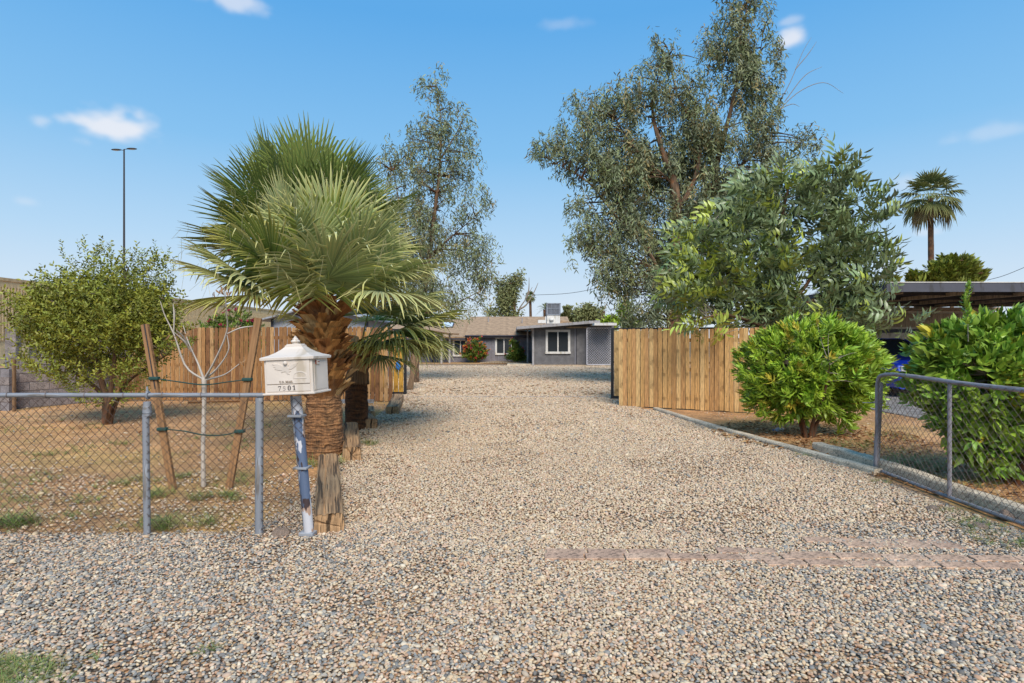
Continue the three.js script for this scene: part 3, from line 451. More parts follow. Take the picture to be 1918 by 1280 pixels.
// ================================================================== timbers edging the driveway
function timber(L, w, h, seed, cracks, detail = 1) {    // along -z from z=0, on y=0
  const R = rng(seed), nv = Math.round(70 * detail), nu = 72, pos = [], uv = [], idx = []; const ck = cracks.map(([a, d, wdt]) => [a, d, wdt, R() * 20]);
  const P = (th, v) => { const c = Math.cos(th), s = Math.sin(th), e = 5.5, r = 1 / Math.pow(Math.pow(Math.abs(c), e) + Math.pow(Math.abs(s), e), 1 / e); let k = 1 + (fbm(th * 3 + seed, v * 5, 3) - .5) * 0.05 + (fbm(Math.cos(th) * 14 + seed * 3, v * 2.2, 3, 0, 0, 9) - .5) * 0.05; for (const [a, d, wd, ph] of ck) { const aa = a + (fbm(v * 2.2 + ph, ph, 3) - .5) * 0.7; let df = Math.abs(((th - aa + Math.PI * 3) % (Math.PI * 2)) - Math.PI); const ww = wd * (0.35 + 0.9 * fbm(v * 3 + ph, 3.3, 2)); if (df < ww) k -= d * (1 - df / ww); } const edge = Math.min(v, 1 - v) * L; if (edge < 0.02) k *= 1 - (0.02 - edge) * 1.6; return [c * r * k * w / 2, s * r * k * h / 2 + h / 2 - .015, -v * L]; };
  for (let i = 0; i <= nv; i++) for (let j = 0; j <= nu; j++) { const p = P(j / nu * 2 * Math.PI, i / nv); pos.push(...p); uv.push(j / nu * 1.4, i / nv * L / 1.5 + seed * .13); }
  const W = nu + 1; for (let i = 0; i < nv; i++) for (let j = 0; j < nu; j++) { const q = i * W + j; idx.push(q, q + W, q + 1, q + 1, q + W, q + W + 1); }
  for (const v of [0, 1]) { const nr = 8, base = pos.length / 3; for (let r = 0; r <= nr; r++) for (let j = 0; j <= nu; j++) { const th = j / nu * 2 * Math.PI, p = P(th, v), f = r / nr; const cr = sstep(.62, .75, vnoise(th * 3.2 + seed, 3 + r * .05, 0, 0, 5)) * 0.03 * sstep(0, .25, f) * (1 - f * .6) + .012 * (1 - sstep(0, .22, f)); pos.push(p[0] * f, (p[1] - h / 2 + .015) * f + h / 2 - .015, p[2] + (v ? 1 : -1) * (cr + .006 * fbm(f * 6, th * 2 + seed, 2))); uv.push(p[0] * f * 2 + .5, (p[1]) * f * 2); } for (let r = 0; r < nr; r++) for (let j = 0; j < nu; j++) { const q = base + r * W + j; idx.push(q, q + W, q + 1, q + 1, q + W, q + W + 1); } }
  const g = new THREE.BufferGeometry(); g.setAttribute('position', new THREE.Float32BufferAttribute(pos, 3)); g.setAttribute('uv', new THREE.Float32BufferAttribute(uv, 2)); g.setIndex(idx); g.computeVertexNormals(); return g;
}
{
  const lay = (label, a, b, w, h, seed, cr, mat, lift = 0) => { const t = solo('timber', label, 'timber', timber(Math.hypot(b[0] - a[0], b[1] - a[1]), w, h, seed, cr), mat, [a[0], lift, -a[1]]); t.rotation.y = Math.atan2(-(b[0] - a[0]), b[1] - a[1]); return t; };
  const T1 = Math.PI / 2;
  lay('deeply cracked grey timber lying beside the mailbox pole', [-1.47, 4.72], [-2.27, 7.25], 0.235, 0.185, 3, [[T1 + .25, .30, .10], [T1 - .1, .12, .06], [T1 + .55, .14, .05], [T1 - .5, .12, .05], [.3, .1, .05]], M.old);
  lay('squared timber with a split top beside the thick palm trunk', [-2.06, 7.55], [-2.72, 9.9], 0.235, 0.21, 5, [[T1 + .1, .10, .03], [T1 - .5, .05, .03]], M.old);
  lay('short broken timber end beyond the palm trunks', [-2.48, 10.35], [-2.78, 11.2], 0.22, 0.20, 7, [[T1, .1, .05]], M.old);
  lay('shattered timber block leaning among the broken timbers', [-2.72, 10.5], [-2.95, 11.8], 0.22, 0.21, 8, [[T1 + .2, .12, .06], [1, .1, .05]], M.oldDark);
  lay('flat weathered timber lying behind the small palm', [-2.95, 12.1], [-3.2, 13.1], 0.24, 0.13, 9, [[T1, .2, .08], [T1 + .4, .1, .04]], M.old);
  lay('long timber with a dark sawn end pointing at the gate', [-2.52, 12.35], [-2.98, 15.4], 0.28, 0.20, 11, [[T1, .06, .03]], M.old);
  solo('metal_strip', 'blue grey metal strip lying along the bottom of wood fence', 'metal strip', box(1.25, .09, .04), M.galv, [-4.05, .07, -14.55]);
}

// ================================================================== sapling, stakes, ties
{
  const Z = 6.27, px = (x, y, z = Z) => at(x, y, z);
  const t = thing('sapling', 'bare whitewashed sapling with forked branches between wooden stakes', 'sapling', [X(381, Z), 0, -Z]); const o = t.position; const q = (x, y, dz = 0) => px(x, y, Z + dz).sub(o);
  part(t, 'trunk', tube([V(0, -.03, 0), q(380, 830), q(382, 760), q(382, 708)], [.024, .021, .021, .026], 10, 14, .12, 2), M.whitewash);
  const B = [[[382, 712], [350, 690], [325, 625], [308, 590], [300, 565]], [[381, 710], [370, 680], [352, 640], [343, 610]], [[383, 710], [400, 680], [425, 620], [424, 585], [420, 540]], [[383, 711], [405, 692], [428, 655], [425, 628]], [[385, 712], [420, 702], [448, 682]], [[358, 660], [345, 640], [325, 622]], [[325, 622], [326, 590], [324, 570]], [[424, 626], [450, 615], [475, 611]], [[352, 645], [340, 628], [330, 620]]];
  B.forEach((b, i) => part(t, 'branch', tube(b.map(([x, y], k) => q(x, y, Math.sin(i * 2.1) * 0.12 * k)), [i < 5 ? .014 : .006, .010, .006].slice(0, i < 5 ? 3 : 2).concat(.004), 6, 14, .15, i + 3), M.whitewash));
  const R = rng(14), L = []; for (const [x, y, n] of [[412, 545, 9], [330, 620, 8], [345, 618, 6], [425, 540, 5], [450, 678, 2]]) for (let i = 0; i < n; i++) L.push({ p: q(x + (R() - .5) * 26, y + (R() - .5) * 14, (R() - .5) * .1), q: quatTo(V(R() - .5, -.6, R() - .5), R() * 6), s: .8 + R() * .5 });
  instanced(t, 'dry_leaves', [leafBlade(.075, .022, .4, .5)], M.dry, L, () => [.30, .17, .08]);
  const stake = (label, b, tp, w, seed) => { const a = at(b[0], b[1], 6.15), e = at(tp[0], tp[1], 6.2), s = thing('stake', label, 'stake', [a.x, 0, a.z]); const A = V(0, -.05, 0), E = e.sub(s.position); part(s, 'lumber', beam(A, E, w, .04), M.stake); if (seed === 1) part(s, 'split', beam(A.clone().lerp(E, .62).add(V(.006, 0, .021)), E.clone().add(V(.006, .002, .021)), .012, .004), M.dark); return s; };
  stake('tall split brown stake leaning left of the white sapling', [325, 928], [271, 608], .068, 1); stake('tall brown stake leaning right of the white sapling', [427, 932], [484, 596], .068, 2);
  const strapTie = (label, pts) => { const g = thing('tree_tie', label, 'strap', [0, 0, 0]); const P = pts.map(([x, y, z]) => at(x, y, z)); part(g, 'strap', tube(P, [.006, .008, .006], 6, 16).scale(1, 1, 1), M.tie); for (const k of [0, P.length - 1]) part(g, 'loop', rbox(.10, .035, .062, .01, P[k].x, P[k].y, P[k].z), M.tie); };
  strapTie('upper green strap tying the sapling to its stakes', [[289, 709, 6.17], [330, 715, 6.14], [380, 721, 6.2], [425, 716, 6.14], [463, 711, 6.17]]);
  strapTie('lower green strap tied slack between the two stakes', [[304, 804, 6.15], [345, 808, 6.13], [380, 815, 6.2], [420, 815, 6.14], [449, 808, 6.15]]);
}

// ================================================================== fan palms
function fanFrond(hub, d, n, Rr, nseg, spread, droop, seed, pal) {
  const R = rng(seed), s = d.clone().cross(n).normalize(), pos = [], col = [], idx = []; const ts = [0, .2, .52, .68, .82, .93, 1], da = 2 * spread / (nseg - 1);
  for (let i = 0; i < nseg; i++) {
    const a = -spread + i * da + (R() - .5) * da * .3, sd = d.clone().multiplyScalar(Math.cos(a)).addScaledVector(s, Math.sin(a)), sp = d.clone().multiplyScalar(-Math.sin(a)).addScaledVector(s, Math.cos(a));
    const L = Rr * (0.78 + .22 * Math.cos(a * .8)) * (.9 + R() * .16), dk = droop * (.6 + R() * .9), curl = R() < .35 ? .25 + R() * .5 : 0, base = pos.length / 3; const tone = R(), dryTip = R() * .18, tw = (R() - .5) * .9;
    ts.forEach(t => {
      const c = hub.clone().addScaledVector(sd, L * t).addScaledVector(n, -.10 * Math.abs(Math.sin(a)) * L * t + .05 * L * t * t);
      c.y -= dk * L * Math.max(0, t - .3) ** 2 + curl * L * Math.max(0, t - .72) ** 1.5; if (curl && t > .8) c.addScaledVector(sd, -curl * L * (t - .8) * .9);
      const w = t < .55 ? Math.max(.004, L * t * Math.tan(da / 2) * 1.04) : L * .55 * Math.tan(da / 2) * (1 - ((t - .55) / .45) ** 1.5) + .0015;
      const fold = (t < .55 ? .55 : .75) * w, q = sp.clone().applyAxisAngle(sd, tw * Math.max(0, t - .45));
      for (const e of [-1, 0, 1]) {
        const v = c.clone().addScaledVector(q, e * w).addScaledVector(n, e ? fold : 0); pos.push(v.x, v.y, v.z);
        const dry = sstep(.80 - dryTip, 1, t) * pal.dry, ed = e ? .62 * sstep(.15, .6, t) : 0; const g0 = pal.a, g1 = pal.b, y = pal.y; const k = .72 + .4 * tone;
        for (let m = 0; m < 3; m++) col.push(lerp(lerp(lerp(g0[m], g1[m], tone) * k, y[m], ed), y[m] * 1.15, dry));
      }
    });
    for (let k = 0; k < ts.length - 1; k++) for (const o of [0, 1]) { const q = base + k * 3 + o; idx.push(q, q + 1, q + 3, q + 1, q + 4, q + 3); }
  }
  const g = new THREE.BufferGeometry(); g.setAttribute('position', new THREE.Float32BufferAttribute(pos, 3)); g.setAttribute('color', new THREE.Float32BufferAttribute(col, 3)); g.setIndex(idx); g.computeVertexNormals(); return g;
}
const palGreen = { a: [.105, .195, .022], b: [.215, .315, .045], y: [.64, .55, .14], dry: .8 }, palBlue = { a: [.20, .285, .095], b: [.33, .41, .14], y: [.68, .61, .24], dry: .85 }, palDark = { a: [.08, .12, .025], b: [.13, .17, .04], y: [.32, .27, .09], dry: .4 };
function fanDir(az, el) { return V(Math.sin(az) * Math.cos(el), Math.sin(el), Math.cos(az) * Math.cos(el)); }
function addFrond(t, C0, az, el, pet, Rr, nseg, spread, droop, seed, pal, bend = .25, mat = M.frond) {
  const d = fanDir(az, el), hub = C0.clone().addScaledVector(d, pet); const sag = pet * .10 * Math.cos(el); hub.y -= sag; const e2 = el - bend, d2 = fanDir(az, e2), rad = V(Math.sin(az), 0, Math.cos(az)); const n = V(0, 1, 0).multiplyScalar(Math.cos(e2)).addScaledVector(rad, -Math.sin(e2)).normalize();
  const f = part(t, 'frond', fanFrond(hub, d2, n, Rr, nseg, spread, droop, seed, pal), mat);
  part(f, 'petiole', tube([C0.clone().addScaledVector(d, .03), C0.clone().addScaledVector(d, pet * .5), hub, hub.clone().addScaledVector(d2, .12)], [.024, .013, .011, .004], 6, 10), M.petiole);
}
const bootGeos = [0, 1, 2].map(k => { const R = rng(400 + k), g = new THREE.PlaneGeometry(1, 1, 6, 8), p = g.attributes.position; for (let i = 0; i < p.count; i++) { const u = p.getX(i) * 2, v = p.getY(i) + .5; const fork = k < 2 ? .35 * Math.max(0, v - .6) : 0; const w = lerp(.5, .22, v) * (1 + .15 * (R() - .5)); p.setXYZ(i, u * (w + fork * Math.abs(u)) * .32, v * .30, .02 + .07 * v + .16 * v * v * (1 + .3 * (R() - .5)) - .05 * u * u + .05 * Math.sin(u * 3 + v * 5 + k) * v); } g.computeVertexNormals(); const q = g.clone(); return g; });
{
  const Z = 7.95, t = thing('fan_palm', 'large fan palm with thick ringed trunk and shaggy leaf bases', 'palm tree', [X(606, Z), 0, -Z]);
  const prof = [[.285, -.05], [.262, .06], [.245, .3], [.232, .6], [.205, .85], [.18, 1.0]]; const pts = []; for (let i = 0; i <= 110; i++) { const y = -.05 + i / 110 * 1.05; let k = 0; while (k < prof.length - 2 && y > prof[k + 1][1]) k++; const r = lerp(prof[k][0], prof[k + 1][0], clamp((y - prof[k][1]) / (prof[k + 1][1] - prof[k][1]))); pts.push(new THREE.Vector2(r + .012 * hash(i, 4) + .010 * hash(Math.floor(i / 3), 9), y)); }
  const tg = new THREE.LatheGeometry(pts, 40), tp = tg.attributes.position; for (let i = 0; i < tp.count; i++) { const x = tp.getX(i), y = tp.getY(i), z = tp.getZ(i), a = Math.atan2(z, x); const k = 1 + .10 * (fbm(Math.cos(a) * 2 + 5, y * 3 + Math.sin(a) * 2, 3) - .5) + .09 * (fbm(Math.cos(a) * 9 + 5, y * 24 + Math.sin(a) * 5, 3) - .5); tp.setXYZ(i, x * k, y, z * k); } tg.computeVertexNormals(); const tuv = tg.attributes.uv; for (let i = 0; i < tuv.count; i++) tuv.setXY(i, tuv.getX(i) * 2, tuv.getY(i) * 1.2);
  part(t, 'trunk', tg, M.fibre);
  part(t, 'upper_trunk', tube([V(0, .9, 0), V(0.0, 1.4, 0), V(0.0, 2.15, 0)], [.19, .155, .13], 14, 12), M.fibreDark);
  const R = rng(33); const nb = 140; for (let i = 0; i < nb; i++) { const f = i / nb, y = .80 + f * 1.24, az = i * 2.39996 + (R() - .5) * .4, r = lerp(.175, .13, f); const b = part(t, 'leaf_base', bootGeos[i % 3], M.boots[Math.floor(R() * 5)], [Math.sin(az) * r, y - .1, Math.cos(az) * r]); b.rotation.set((R() - .5) * .3 - .1 + f * .15, az, (R() - .5) * .5, 'YXZ'); const s = .60 + R() * .42; b.scale.set(s, s * (.9 + R() * .4), s * (.8 + R() * .5)); }
  const C0 = V(0, 2.06, 0);
  // crown from young upright spears to old drooping fans: azimuth 0 points to the street
  for (let k = 0; k < 17; k++) {
    const f = k / 16, az = k * 2.39996 + .6, el = lerp(1.15, .28, f), front = Math.cos(az), pet = lerp(.92, .85, f) * (.9 + R() * .2), Rr = 1.06 * (.92 + R() * .14);
    addFrond(t, C0, az, el, pet, Rr, 40, lerp(1.4, 1.75, f), lerp(.16, .38, f), 500 + k, R() < .4 ? palGreen : palBlue, front > .35 ? -.28 : lerp(.05, .4, f));
  }
  // the big fans that face the street
  [[.2, .70, .50, 1.0, palGreen, -.40, 2.3], [-.85, .55, .85, 1.0, palBlue, -.30, 2.0], [.95, .60, .78, 1.0, palBlue, -.30, 2.0], [-.45, .92, .85, 1.0, palBlue, -.2, 1.7], [.5, .98, .85, .98, palGreen, -.15, 1.7], [-1.3, .32, 1.0, 1.05, palBlue, -.05, 1.9], [1.35, .40, .85, .95, palBlue, -.1, 1.9], [-1.15, .22, .85, 1.0, palGreen, .35, 1.7], [-.5, .45, .6, .95, palGreen, -.45, 2.1], [.75, .45, .6, .9, palBlue, -.45, 2.1]].forEach(([az, el, pet, r, p, bd, sp], k) => addFrond(t, C0, az, el, pet, r, 44, sp, .28, 600 + k, p, bd));
  const th = []; for (let k = 0; k < 420; k++) { const az = R() * 6.28, el = .15 + R() * 1.1, d = fanDir(az, el), p = C0.clone().addScaledVector(d, 1.35 + R() * .55); const l = .08 + R() * .22; th.push(tube([p, p.clone().add(V((R() - .5) * .1, -.3 * l + R() * .06, (R() - .5) * .1)), p.clone().add(V((R() - .5) * .16, -l, (R() - .5) * .16))], [.0022, .0015], 3, 5)); }
  part(t, 'leaf_threads', join(th), std(C(.55, .47, .24), .8), null, 'stuff');
}
{
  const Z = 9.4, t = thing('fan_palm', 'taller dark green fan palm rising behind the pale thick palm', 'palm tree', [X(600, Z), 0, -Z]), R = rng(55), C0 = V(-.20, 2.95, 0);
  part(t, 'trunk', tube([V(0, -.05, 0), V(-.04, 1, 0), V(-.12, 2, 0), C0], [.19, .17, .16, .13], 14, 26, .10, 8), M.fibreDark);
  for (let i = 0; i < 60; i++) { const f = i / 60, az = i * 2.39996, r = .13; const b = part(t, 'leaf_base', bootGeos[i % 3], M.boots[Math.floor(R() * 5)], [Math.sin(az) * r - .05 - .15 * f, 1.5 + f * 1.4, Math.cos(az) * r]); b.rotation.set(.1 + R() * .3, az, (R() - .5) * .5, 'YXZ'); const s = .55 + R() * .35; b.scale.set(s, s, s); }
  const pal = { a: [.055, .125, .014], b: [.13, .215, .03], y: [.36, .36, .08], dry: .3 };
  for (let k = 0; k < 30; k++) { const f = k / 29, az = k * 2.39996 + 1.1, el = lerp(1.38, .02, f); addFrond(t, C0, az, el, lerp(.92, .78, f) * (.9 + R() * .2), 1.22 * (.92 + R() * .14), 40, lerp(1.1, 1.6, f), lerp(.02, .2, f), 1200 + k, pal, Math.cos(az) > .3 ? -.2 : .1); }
}
{
  const Z = 10.4, t = thing('fan_palm', 'smaller fan palm with dark stumpy trunk behind the thick palm', 'palm tree', [X(668, Z), 0, -Z]);
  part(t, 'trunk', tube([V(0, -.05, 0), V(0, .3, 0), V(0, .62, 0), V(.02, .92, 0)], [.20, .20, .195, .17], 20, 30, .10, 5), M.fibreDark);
  part(t, 'cut_collar', tube([V(0.01, .80, 0), V(.02, 1.0, 0), V(.04, 1.16, 0)], [.205, .19, .15], 16, 10, .08, 9), M.oldDark);
  const R = rng(44); for (let i = 0; i < 34; i++) { const f = i / 34, az = i * 2.39996, r = .13; const b = part(t, 'leaf_base', bootGeos[i % 3], M.boots[Math.floor(R() * 5)], [Math.sin(az) * r + .04, 1.02 + f * .42, Math.cos(az) * r]); b.rotation.set(.1 + R() * .4, az, (R() - .5) * .6, 'YXZ'); const s = .7 + R() * .4; b.scale.set(s, s, s); }
  const C0 = V(.05, 1.3, 0);
  [[1.5, .62, 1.0, 1.35, 1.1, .3], [1.45, .40, .85, 1.0, 1.5, .6], [.8, .42, .75, .9, 1.6, .5], [.3, .45, .55, .8, 1.6, .5], [2.2, .5, .9, 1.0, 1.5, .6], [1.2, .9, 1.0, 1.0, 1.5, .4], [-.4, .5, .7, .8, 1.6, .5], [.5, .95, .95, 1.0, 1.6, .4], [-1.3, .7, .9, .9, 1.5, .4], [2.9, .8, 1.0, .9, 1.5, .4], [1.75, .3, .75, .9, 1.5, .5], [1.05, .12, .5, .75, 1.5, .5], [0.9, .5, 1.0, 1.05, 1.7, .7], [1.62, .85, 1.15, 1.1, 1.5, .5], [1.3, .72, .95, 1.05, 1.6, .4], [.95, .38, .85, 1.0, 1.6, .5], [1.8, .35, .95, 1.0, 1.5, .5]].forEach(([az, el, pet, r, sp, dr], k) => addFrond(t, C0, az, el, pet, r, 36, sp, dr, 700 + k, k % 3 ? palBlue : palGreen, .3));
}

// ================================================================== trees and shrubs
function sampleBlobs(blobs, n, Z, seed, shell = .5, gap = .42, depth = 1) {       // blobs in photo pixels at depth Z: [px, py, rx, ry, dZ]
  const R = rng(seed), out = [], vol = blobs.map(b => b[2] * b[3] * Math.min(b[2], b[3])), tot = vol.reduce((a, b) => a + b, 0); let guard = 0;
  while (out.length < n && guard++ < n * 30) {
    let r = R() * tot, k = 0; while (k < blobs.length - 1 && r > vol[k]) r -= vol[k++]; const [px, py, rx, ry, dz = 0] = blobs[k], s = Z / F, a = R() * 6.2832, u = R() * 2 - 1, q = Math.sqrt(1 - u * u), rr = Math.pow(R(), shell);
    const dir = V(q * Math.cos(a), u, q * Math.sin(a)), c = at(px, py, Z); c.z -= dz; const p = c.clone().add(V(dir.x * rx * s * rr, dir.y * ry * s * rr, dir.z * Math.min(rx, ry) * s * rr * depth));
    if (p.y < .12) continue; const w = 3.2 / (Math.min(rx, ry) * s + .5); if (fbm(p.x * w + 70 + p.z * .7 * w, p.y * w + 70 - p.z * .5 * w, 3, 0, 0, seed) < gap) continue; out.push({ p, dir, rr, k });
  }
  return out;
}
function hangSpray(n, len, w, twig, seed, spreadA = .9) { const R = rng(seed), L = []; for (let i = 0; i < n; i++) { const f = i / n, g = leafBlade(len * (.7 + R() * .6), w * (.7 + R() * .6), .15 + R() * .3, .15); const q = quatTo(V((R() - .5) * spreadA * 2, -1 + R() * .7, (R() - .5) * spreadA * 2), R() * 6.28); g.applyQuaternion(q).translate((R() - .5) * twig * .6, -f * twig + twig * .3, (R() - .5) * twig * .6); L.push(g); } return join(L); }
function rosette(n, len, w, seed, open = .9, stem = .1, fold = .3) { const R = rng(seed), L = []; for (let i = 0; i < n; i++) { const f = i / n, el = lerp(-.15, 1.15, f), az = i * 2.4 + R() * .5; const g = leafBlade(len * (.75 + R() * .4) * lerp(1, .7, f), w * (.8 + R() * .3), .35 + R() * .35, fold); g.rotateX(Math.PI / 2 - el * open); g.rotateY(az); g.translate(0, lerp(-stem, 0, f), 0); L.push(g); } return join(L); }
function pinnate(pairs, len, w, lw, seed, droop = .5) { const R = rng(seed), L = []; for (let i = 0; i <= pairs; i++) { const f = (i + .6) / (pairs + 1); for (const s of i === pairs ? [0] : [-1, 1]) { const g = leafBlade(lw * (.75 + R() * .4), w * (.8 + R() * .4), .3 + R() * .5, .25); g.rotateZ(-s * (.95 + R() * .25)); g.rotateX(-(.1 + R() * .4) * (s ? 1 : 0)); g.translate(0, len * f, -droop * len * f * f); L.push(g); } } return join(L); }
function twigSpray(n, L0, len, w, seed) { const R = rng(seed), L = []; for (let i = 0; i < n; i++) { const f = (i + .5) / n, g = leafBlade(len * (.7 + R() * .5), w * (.8 + R() * .4), .2, .25); g.applyQuaternion(quatTo(V(Math.cos(i * 2.4) * .9, .4 + R() * .5, Math.sin(i * 2.4) * .9), R() * 6.28)); g.translate(.03 * Math.sin(f * 3), L0 * f, .03 * Math.cos(f * 4)); L.push(g); } return join(L); }
function nearestOn(stems, p) { let best = 1e9, b = null; for (const s of stems) for (let i = 0; i < s.length; i++) { const q = s[i]; if (q.y > p.y + .25) continue; const d = q.distanceTo(p) + Math.max(0, .0) ; if (d < best) { best = d; b = q; } } return b || stems[0][0]; }
function limbSet(stems, pts, r0, seed, sides = 4) { const R = rng(seed), fine = stems.map(s => new THREE.CatmullRomCurve3(s).getPoints(24)); return pts.map((e, i) => { const b = nearestOn(fine, e.p), m = b.clone().lerp(e.p, .5).add(V((R() - .5) * .15, .06 * b.distanceTo(e.p), (R() - .5) * .15)); return tube([b, m, e.p], [r0, r0 * .55, r0 * .22], sides, 6, .1, seed + i); }); }

// left shrub tree
{
  const Z = 11, t = thing('shrub_tree', 'wide leafy shrub tree behind the wire fence and stakes', 'shrub', [X(200, Z), 0, -Z]); const o = t.position;
  const stems = [[V(0, -.05, 0), at(203, 770, Z).sub(o), at(190, 715, Z).sub(o), at(165, 640, Z).sub(o), at(140, 570, Z).sub(o)], [V(.03, 0, 0), at(213, 765, Z).sub(o), at(235, 720, Z + .2).sub(o), at(275, 690, Z + .2).sub(o), at(320, 660, Z).sub(o)], [V(0, 0, .03), at(205, 750, Z - .2).sub(o), at(215, 660, Z - .2).sub(o), at(225, 560, Z).sub(o), at(240, 500, Z).sub(o)], [V(-.03, 0, 0), at(190, 740, Z + .2).sub(o), at(130, 690, Z + .3).sub(o), at(80, 640, Z + .3).sub(o)]];
  part(t, 'trunk', join(stems.map((s, i) => tube(s, i ? [.06, .04, .022, .010] : [.10, .07, .035, .012], 8, 18, .12, i))), M.barkD);
  const blobs = [[190, 610, 115, 75], [110, 600, 62, 58], [260, 605, 62, 62], [180, 680, 110, 60], [240, 545, 62, 45], [150, 560, 70, 40], [80, 635, 34, 38], [290, 640, 44, 40], [105, 685, 48, 36], [200, 745, 70, 28], [255, 505, 34, 20], [300, 540, 26, 18], [260, 700, 60, 30]];
  const S = sampleBlobs(blobs, 2700, Z, 71, .45, .43); S.forEach(e => e.p.sub(o)); const R = rng(72);
  part(t, 'branches', join(limbSet(stems, S.filter((_, i) => i % 14 === 0), .013, 5)), M.twig);
  const L = S.map(e => ({ p: e.p, q: quatTo(V(e.dir.x + (R() - .5) * .9, .45 + R() * .5, e.dir.z + (R() - .5) * .9), R() * 6.28), s: .75 + R() * .6, y: e.p.y }));
  for (let i = 0; i < 60; i++) { const a = R() * 6.28, p = at(120 + R() * 220, 485 + R() * 50 - 20 * (R()), Z).sub(o); L.push({ p, q: quatTo(V((R() - .5) * 1.4, 1, (R() - .5)), R() * 6), s: .7 + R() * .5 }); }
  instanced(t, 'foliage', [1, 2, 3].map(k => twigSpray(15, .34, .064, .026, 80 + k)), M.leafBush, L, () => { const k = .65 + R() * .7, y = R() * .35; return [k * (1 + y), k * (1 + y * .35), k]; });
}
// eucalyptus
function eucalyptus(label, Z, base, stemsPx, radii, blobs, n, seed, scale, extra = []) {
  const t = thing('eucalyptus_tree', label, 'tree', [base[0], 0, -base[1]]), o = t.position; const stems = stemsPx.map(s => s.map(p => Array.isArray(p) ? at(p[0], p[1], Z + (p[2] || 0)).sub(o) : p.clone()));
  part(t, 'trunk', join(stems.map((s, i) => tube(s, radii[i], 9, 26, .14, seed + i))), M.barkE);
  const S = sampleBlobs(blobs, n, Z, seed, .5, .445, .9); S.forEach(e => e.p.sub(o)); const R = rng(seed + 1);
  part(t, 'branches', join(limbSet(stems, S.filter((_, i) => i % 16 === 0), .03 * scale, seed + 3)), M.barkE);
  if (extra.length) part(t, 'dead_branch', join(extra.map((b, i) => tube(b.map(p => at(p[0], p[1], Z).sub(o)), [p0(b) , .012, .004], 5, 14, .1, i))), M.twig);
  const L = S.map(e => ({ p: e.p.add(V(0, .1, 0)), q: quatTo(V((R() - .5) * .8, 1, (R() - .5) * .8), R() * 6.28), s: scale * (.75 + R() * .6) }));
  instanced(t, 'foliage', [1, 2, 3, 4].map(k => hangSpray(10, .135, .030, .36, seed + 10 + k)), M.leafE, L, () => { const k = .6 + R() * .8, q = R(); return q < .12 ? [k * 1.3, k * .95, k * .75] : [k, k * (1 + .15 * R()), k * (.85 + .5 * R())]; });
  return t;
}
const p0 = b => b.length > 4 ? .04 : .016;
eucalyptus('slender gum tree rising behind the fan palm and gate', 22, [X(776, 22), 22], [[V(0, -.1, 0), [778, 650], [790, 580], [806, 460], [822, 330], [826, 230], [814, 140]], [[803, 480], [850, 440], [890, 405]], [[790, 590], [850, 570], [900, 545]], [[800, 500], [760, 420], [735, 320]], [[824, 300], [860, 240], [870, 215]]], [[.19, .15, .12, .09, .05, .02, .01], [.045, .025, .01], [.05, .03, .01], [.05, .025, .01], [.04, .02, .008]],
  [[815, 175, 42, 52], [835, 245, 62, 55], [790, 265, 38, 40], [820, 330, 75, 60], [870, 300, 40, 50], [745, 300, 38, 50], [880, 385, 48, 50], [800, 410, 80, 60], [840, 470, 70, 50], [890, 480, 48, 48], [900, 530, 40, 36], [800, 530, 60, 50], [840, 570, 70, 40], [770, 560, 50, 40], [725, 340, 35, 60], [770, 480, 50, 60]], 2500, 131, 1.0);
eucalyptus('tall multi stemmed gum tree behind the pale picket fence', 20, [X(1262, 20), 20], [[V(0, -.1, 0), [1262, 560], [1268, 430], [1262, 340], [1240, 280], [1222, 200], [1245, 100]], [[1266, 400], [1300, 340], [1310, 260], [1270, 180], [1250, 90]], [[1275, 460, .5], [1320, 420, .5], [1345, 300, .3], [1375, 180, 0], [1395, 60, 0], [1400, -30, 0]], [[1250, 560], [1220, 480], [1150, 400], [1100, 340], [1030, 300]], [[1262, 520], [1230, 505], [1180, 480], [1110, 470]], [[1268, 430], [1330, 350], [1400, 300], [1440, 240]], [[1262, 345], [1200, 290], [1150, 220]], [[1380, 170], [1420, 110], [1430, 60]]], [[.26, .23, .19, .14, .09, .04, .015], [.10, .08, .05, .03, .01], [.15, .11, .08, .06, .035, .015], [.09, .06, .04, .025, .01], [.06, .04, .025, .01], [.08, .06, .04, .02], [.05, .03, .012], [.035, .02, .008]],
  [[1245, 100, 42, 48], [1230, 170, 60, 60], [1165, 190, 55, 55], [1100, 230, 60, 60], [1050, 285, 55, 42], [1010, 285, 24, 22], [1130, 310, 85, 70], [1210, 280, 80, 80, .7], [1100, 400, 45, 45], [1160, 430, 80, 70], [1110, 470, 60, 45], [1180, 530, 70, 60], [1250, 480, 70, 70, 1.3], [1220, 590, 60, 40], [1300, 190, 50, 60], [1290, 300, 80, 80, .7], [1395, 40, 62, 60], [1400, 130, 68, 70], [1370, 230, 85, 80], [1430, 200, 45, 60], [1440, 290, 50, 60], [1380, 330, 80, 70], [1330, 420, 80, 70], [1510, 270, 36, 34], [1490, 320, 40, 35], [1300, 540, 80, 60], [1410, 400, 80, 50], [1390, -40, 60, 60], [1340, 100, 40, 50], [1190, 420, 60, 70, .8], [1240, 380, 60, 60, .8], [1150, 500, 60, 45], [1215, 540, 60, 60], [1280, 430, 70, 60, 1.3], [1200, 600, 50, 30], [1180, 350, 80, 60], [1300, 380, 70, 60], [1310, 250, 50, 60]], 8200, 151, 1.12,
  [[[1400, 290], [1440, 225], [1480, 155], [1505, 95], [1520, 70]], [[1440, 225], [1500, 170], [1545, 155], [1580, 175]], [[1470, 190], [1510, 140], [1540, 125]], [[1490, 130], [1515, 100], [1530, 78]], [[1450, 210], [1485, 195], [1498, 200]]]);
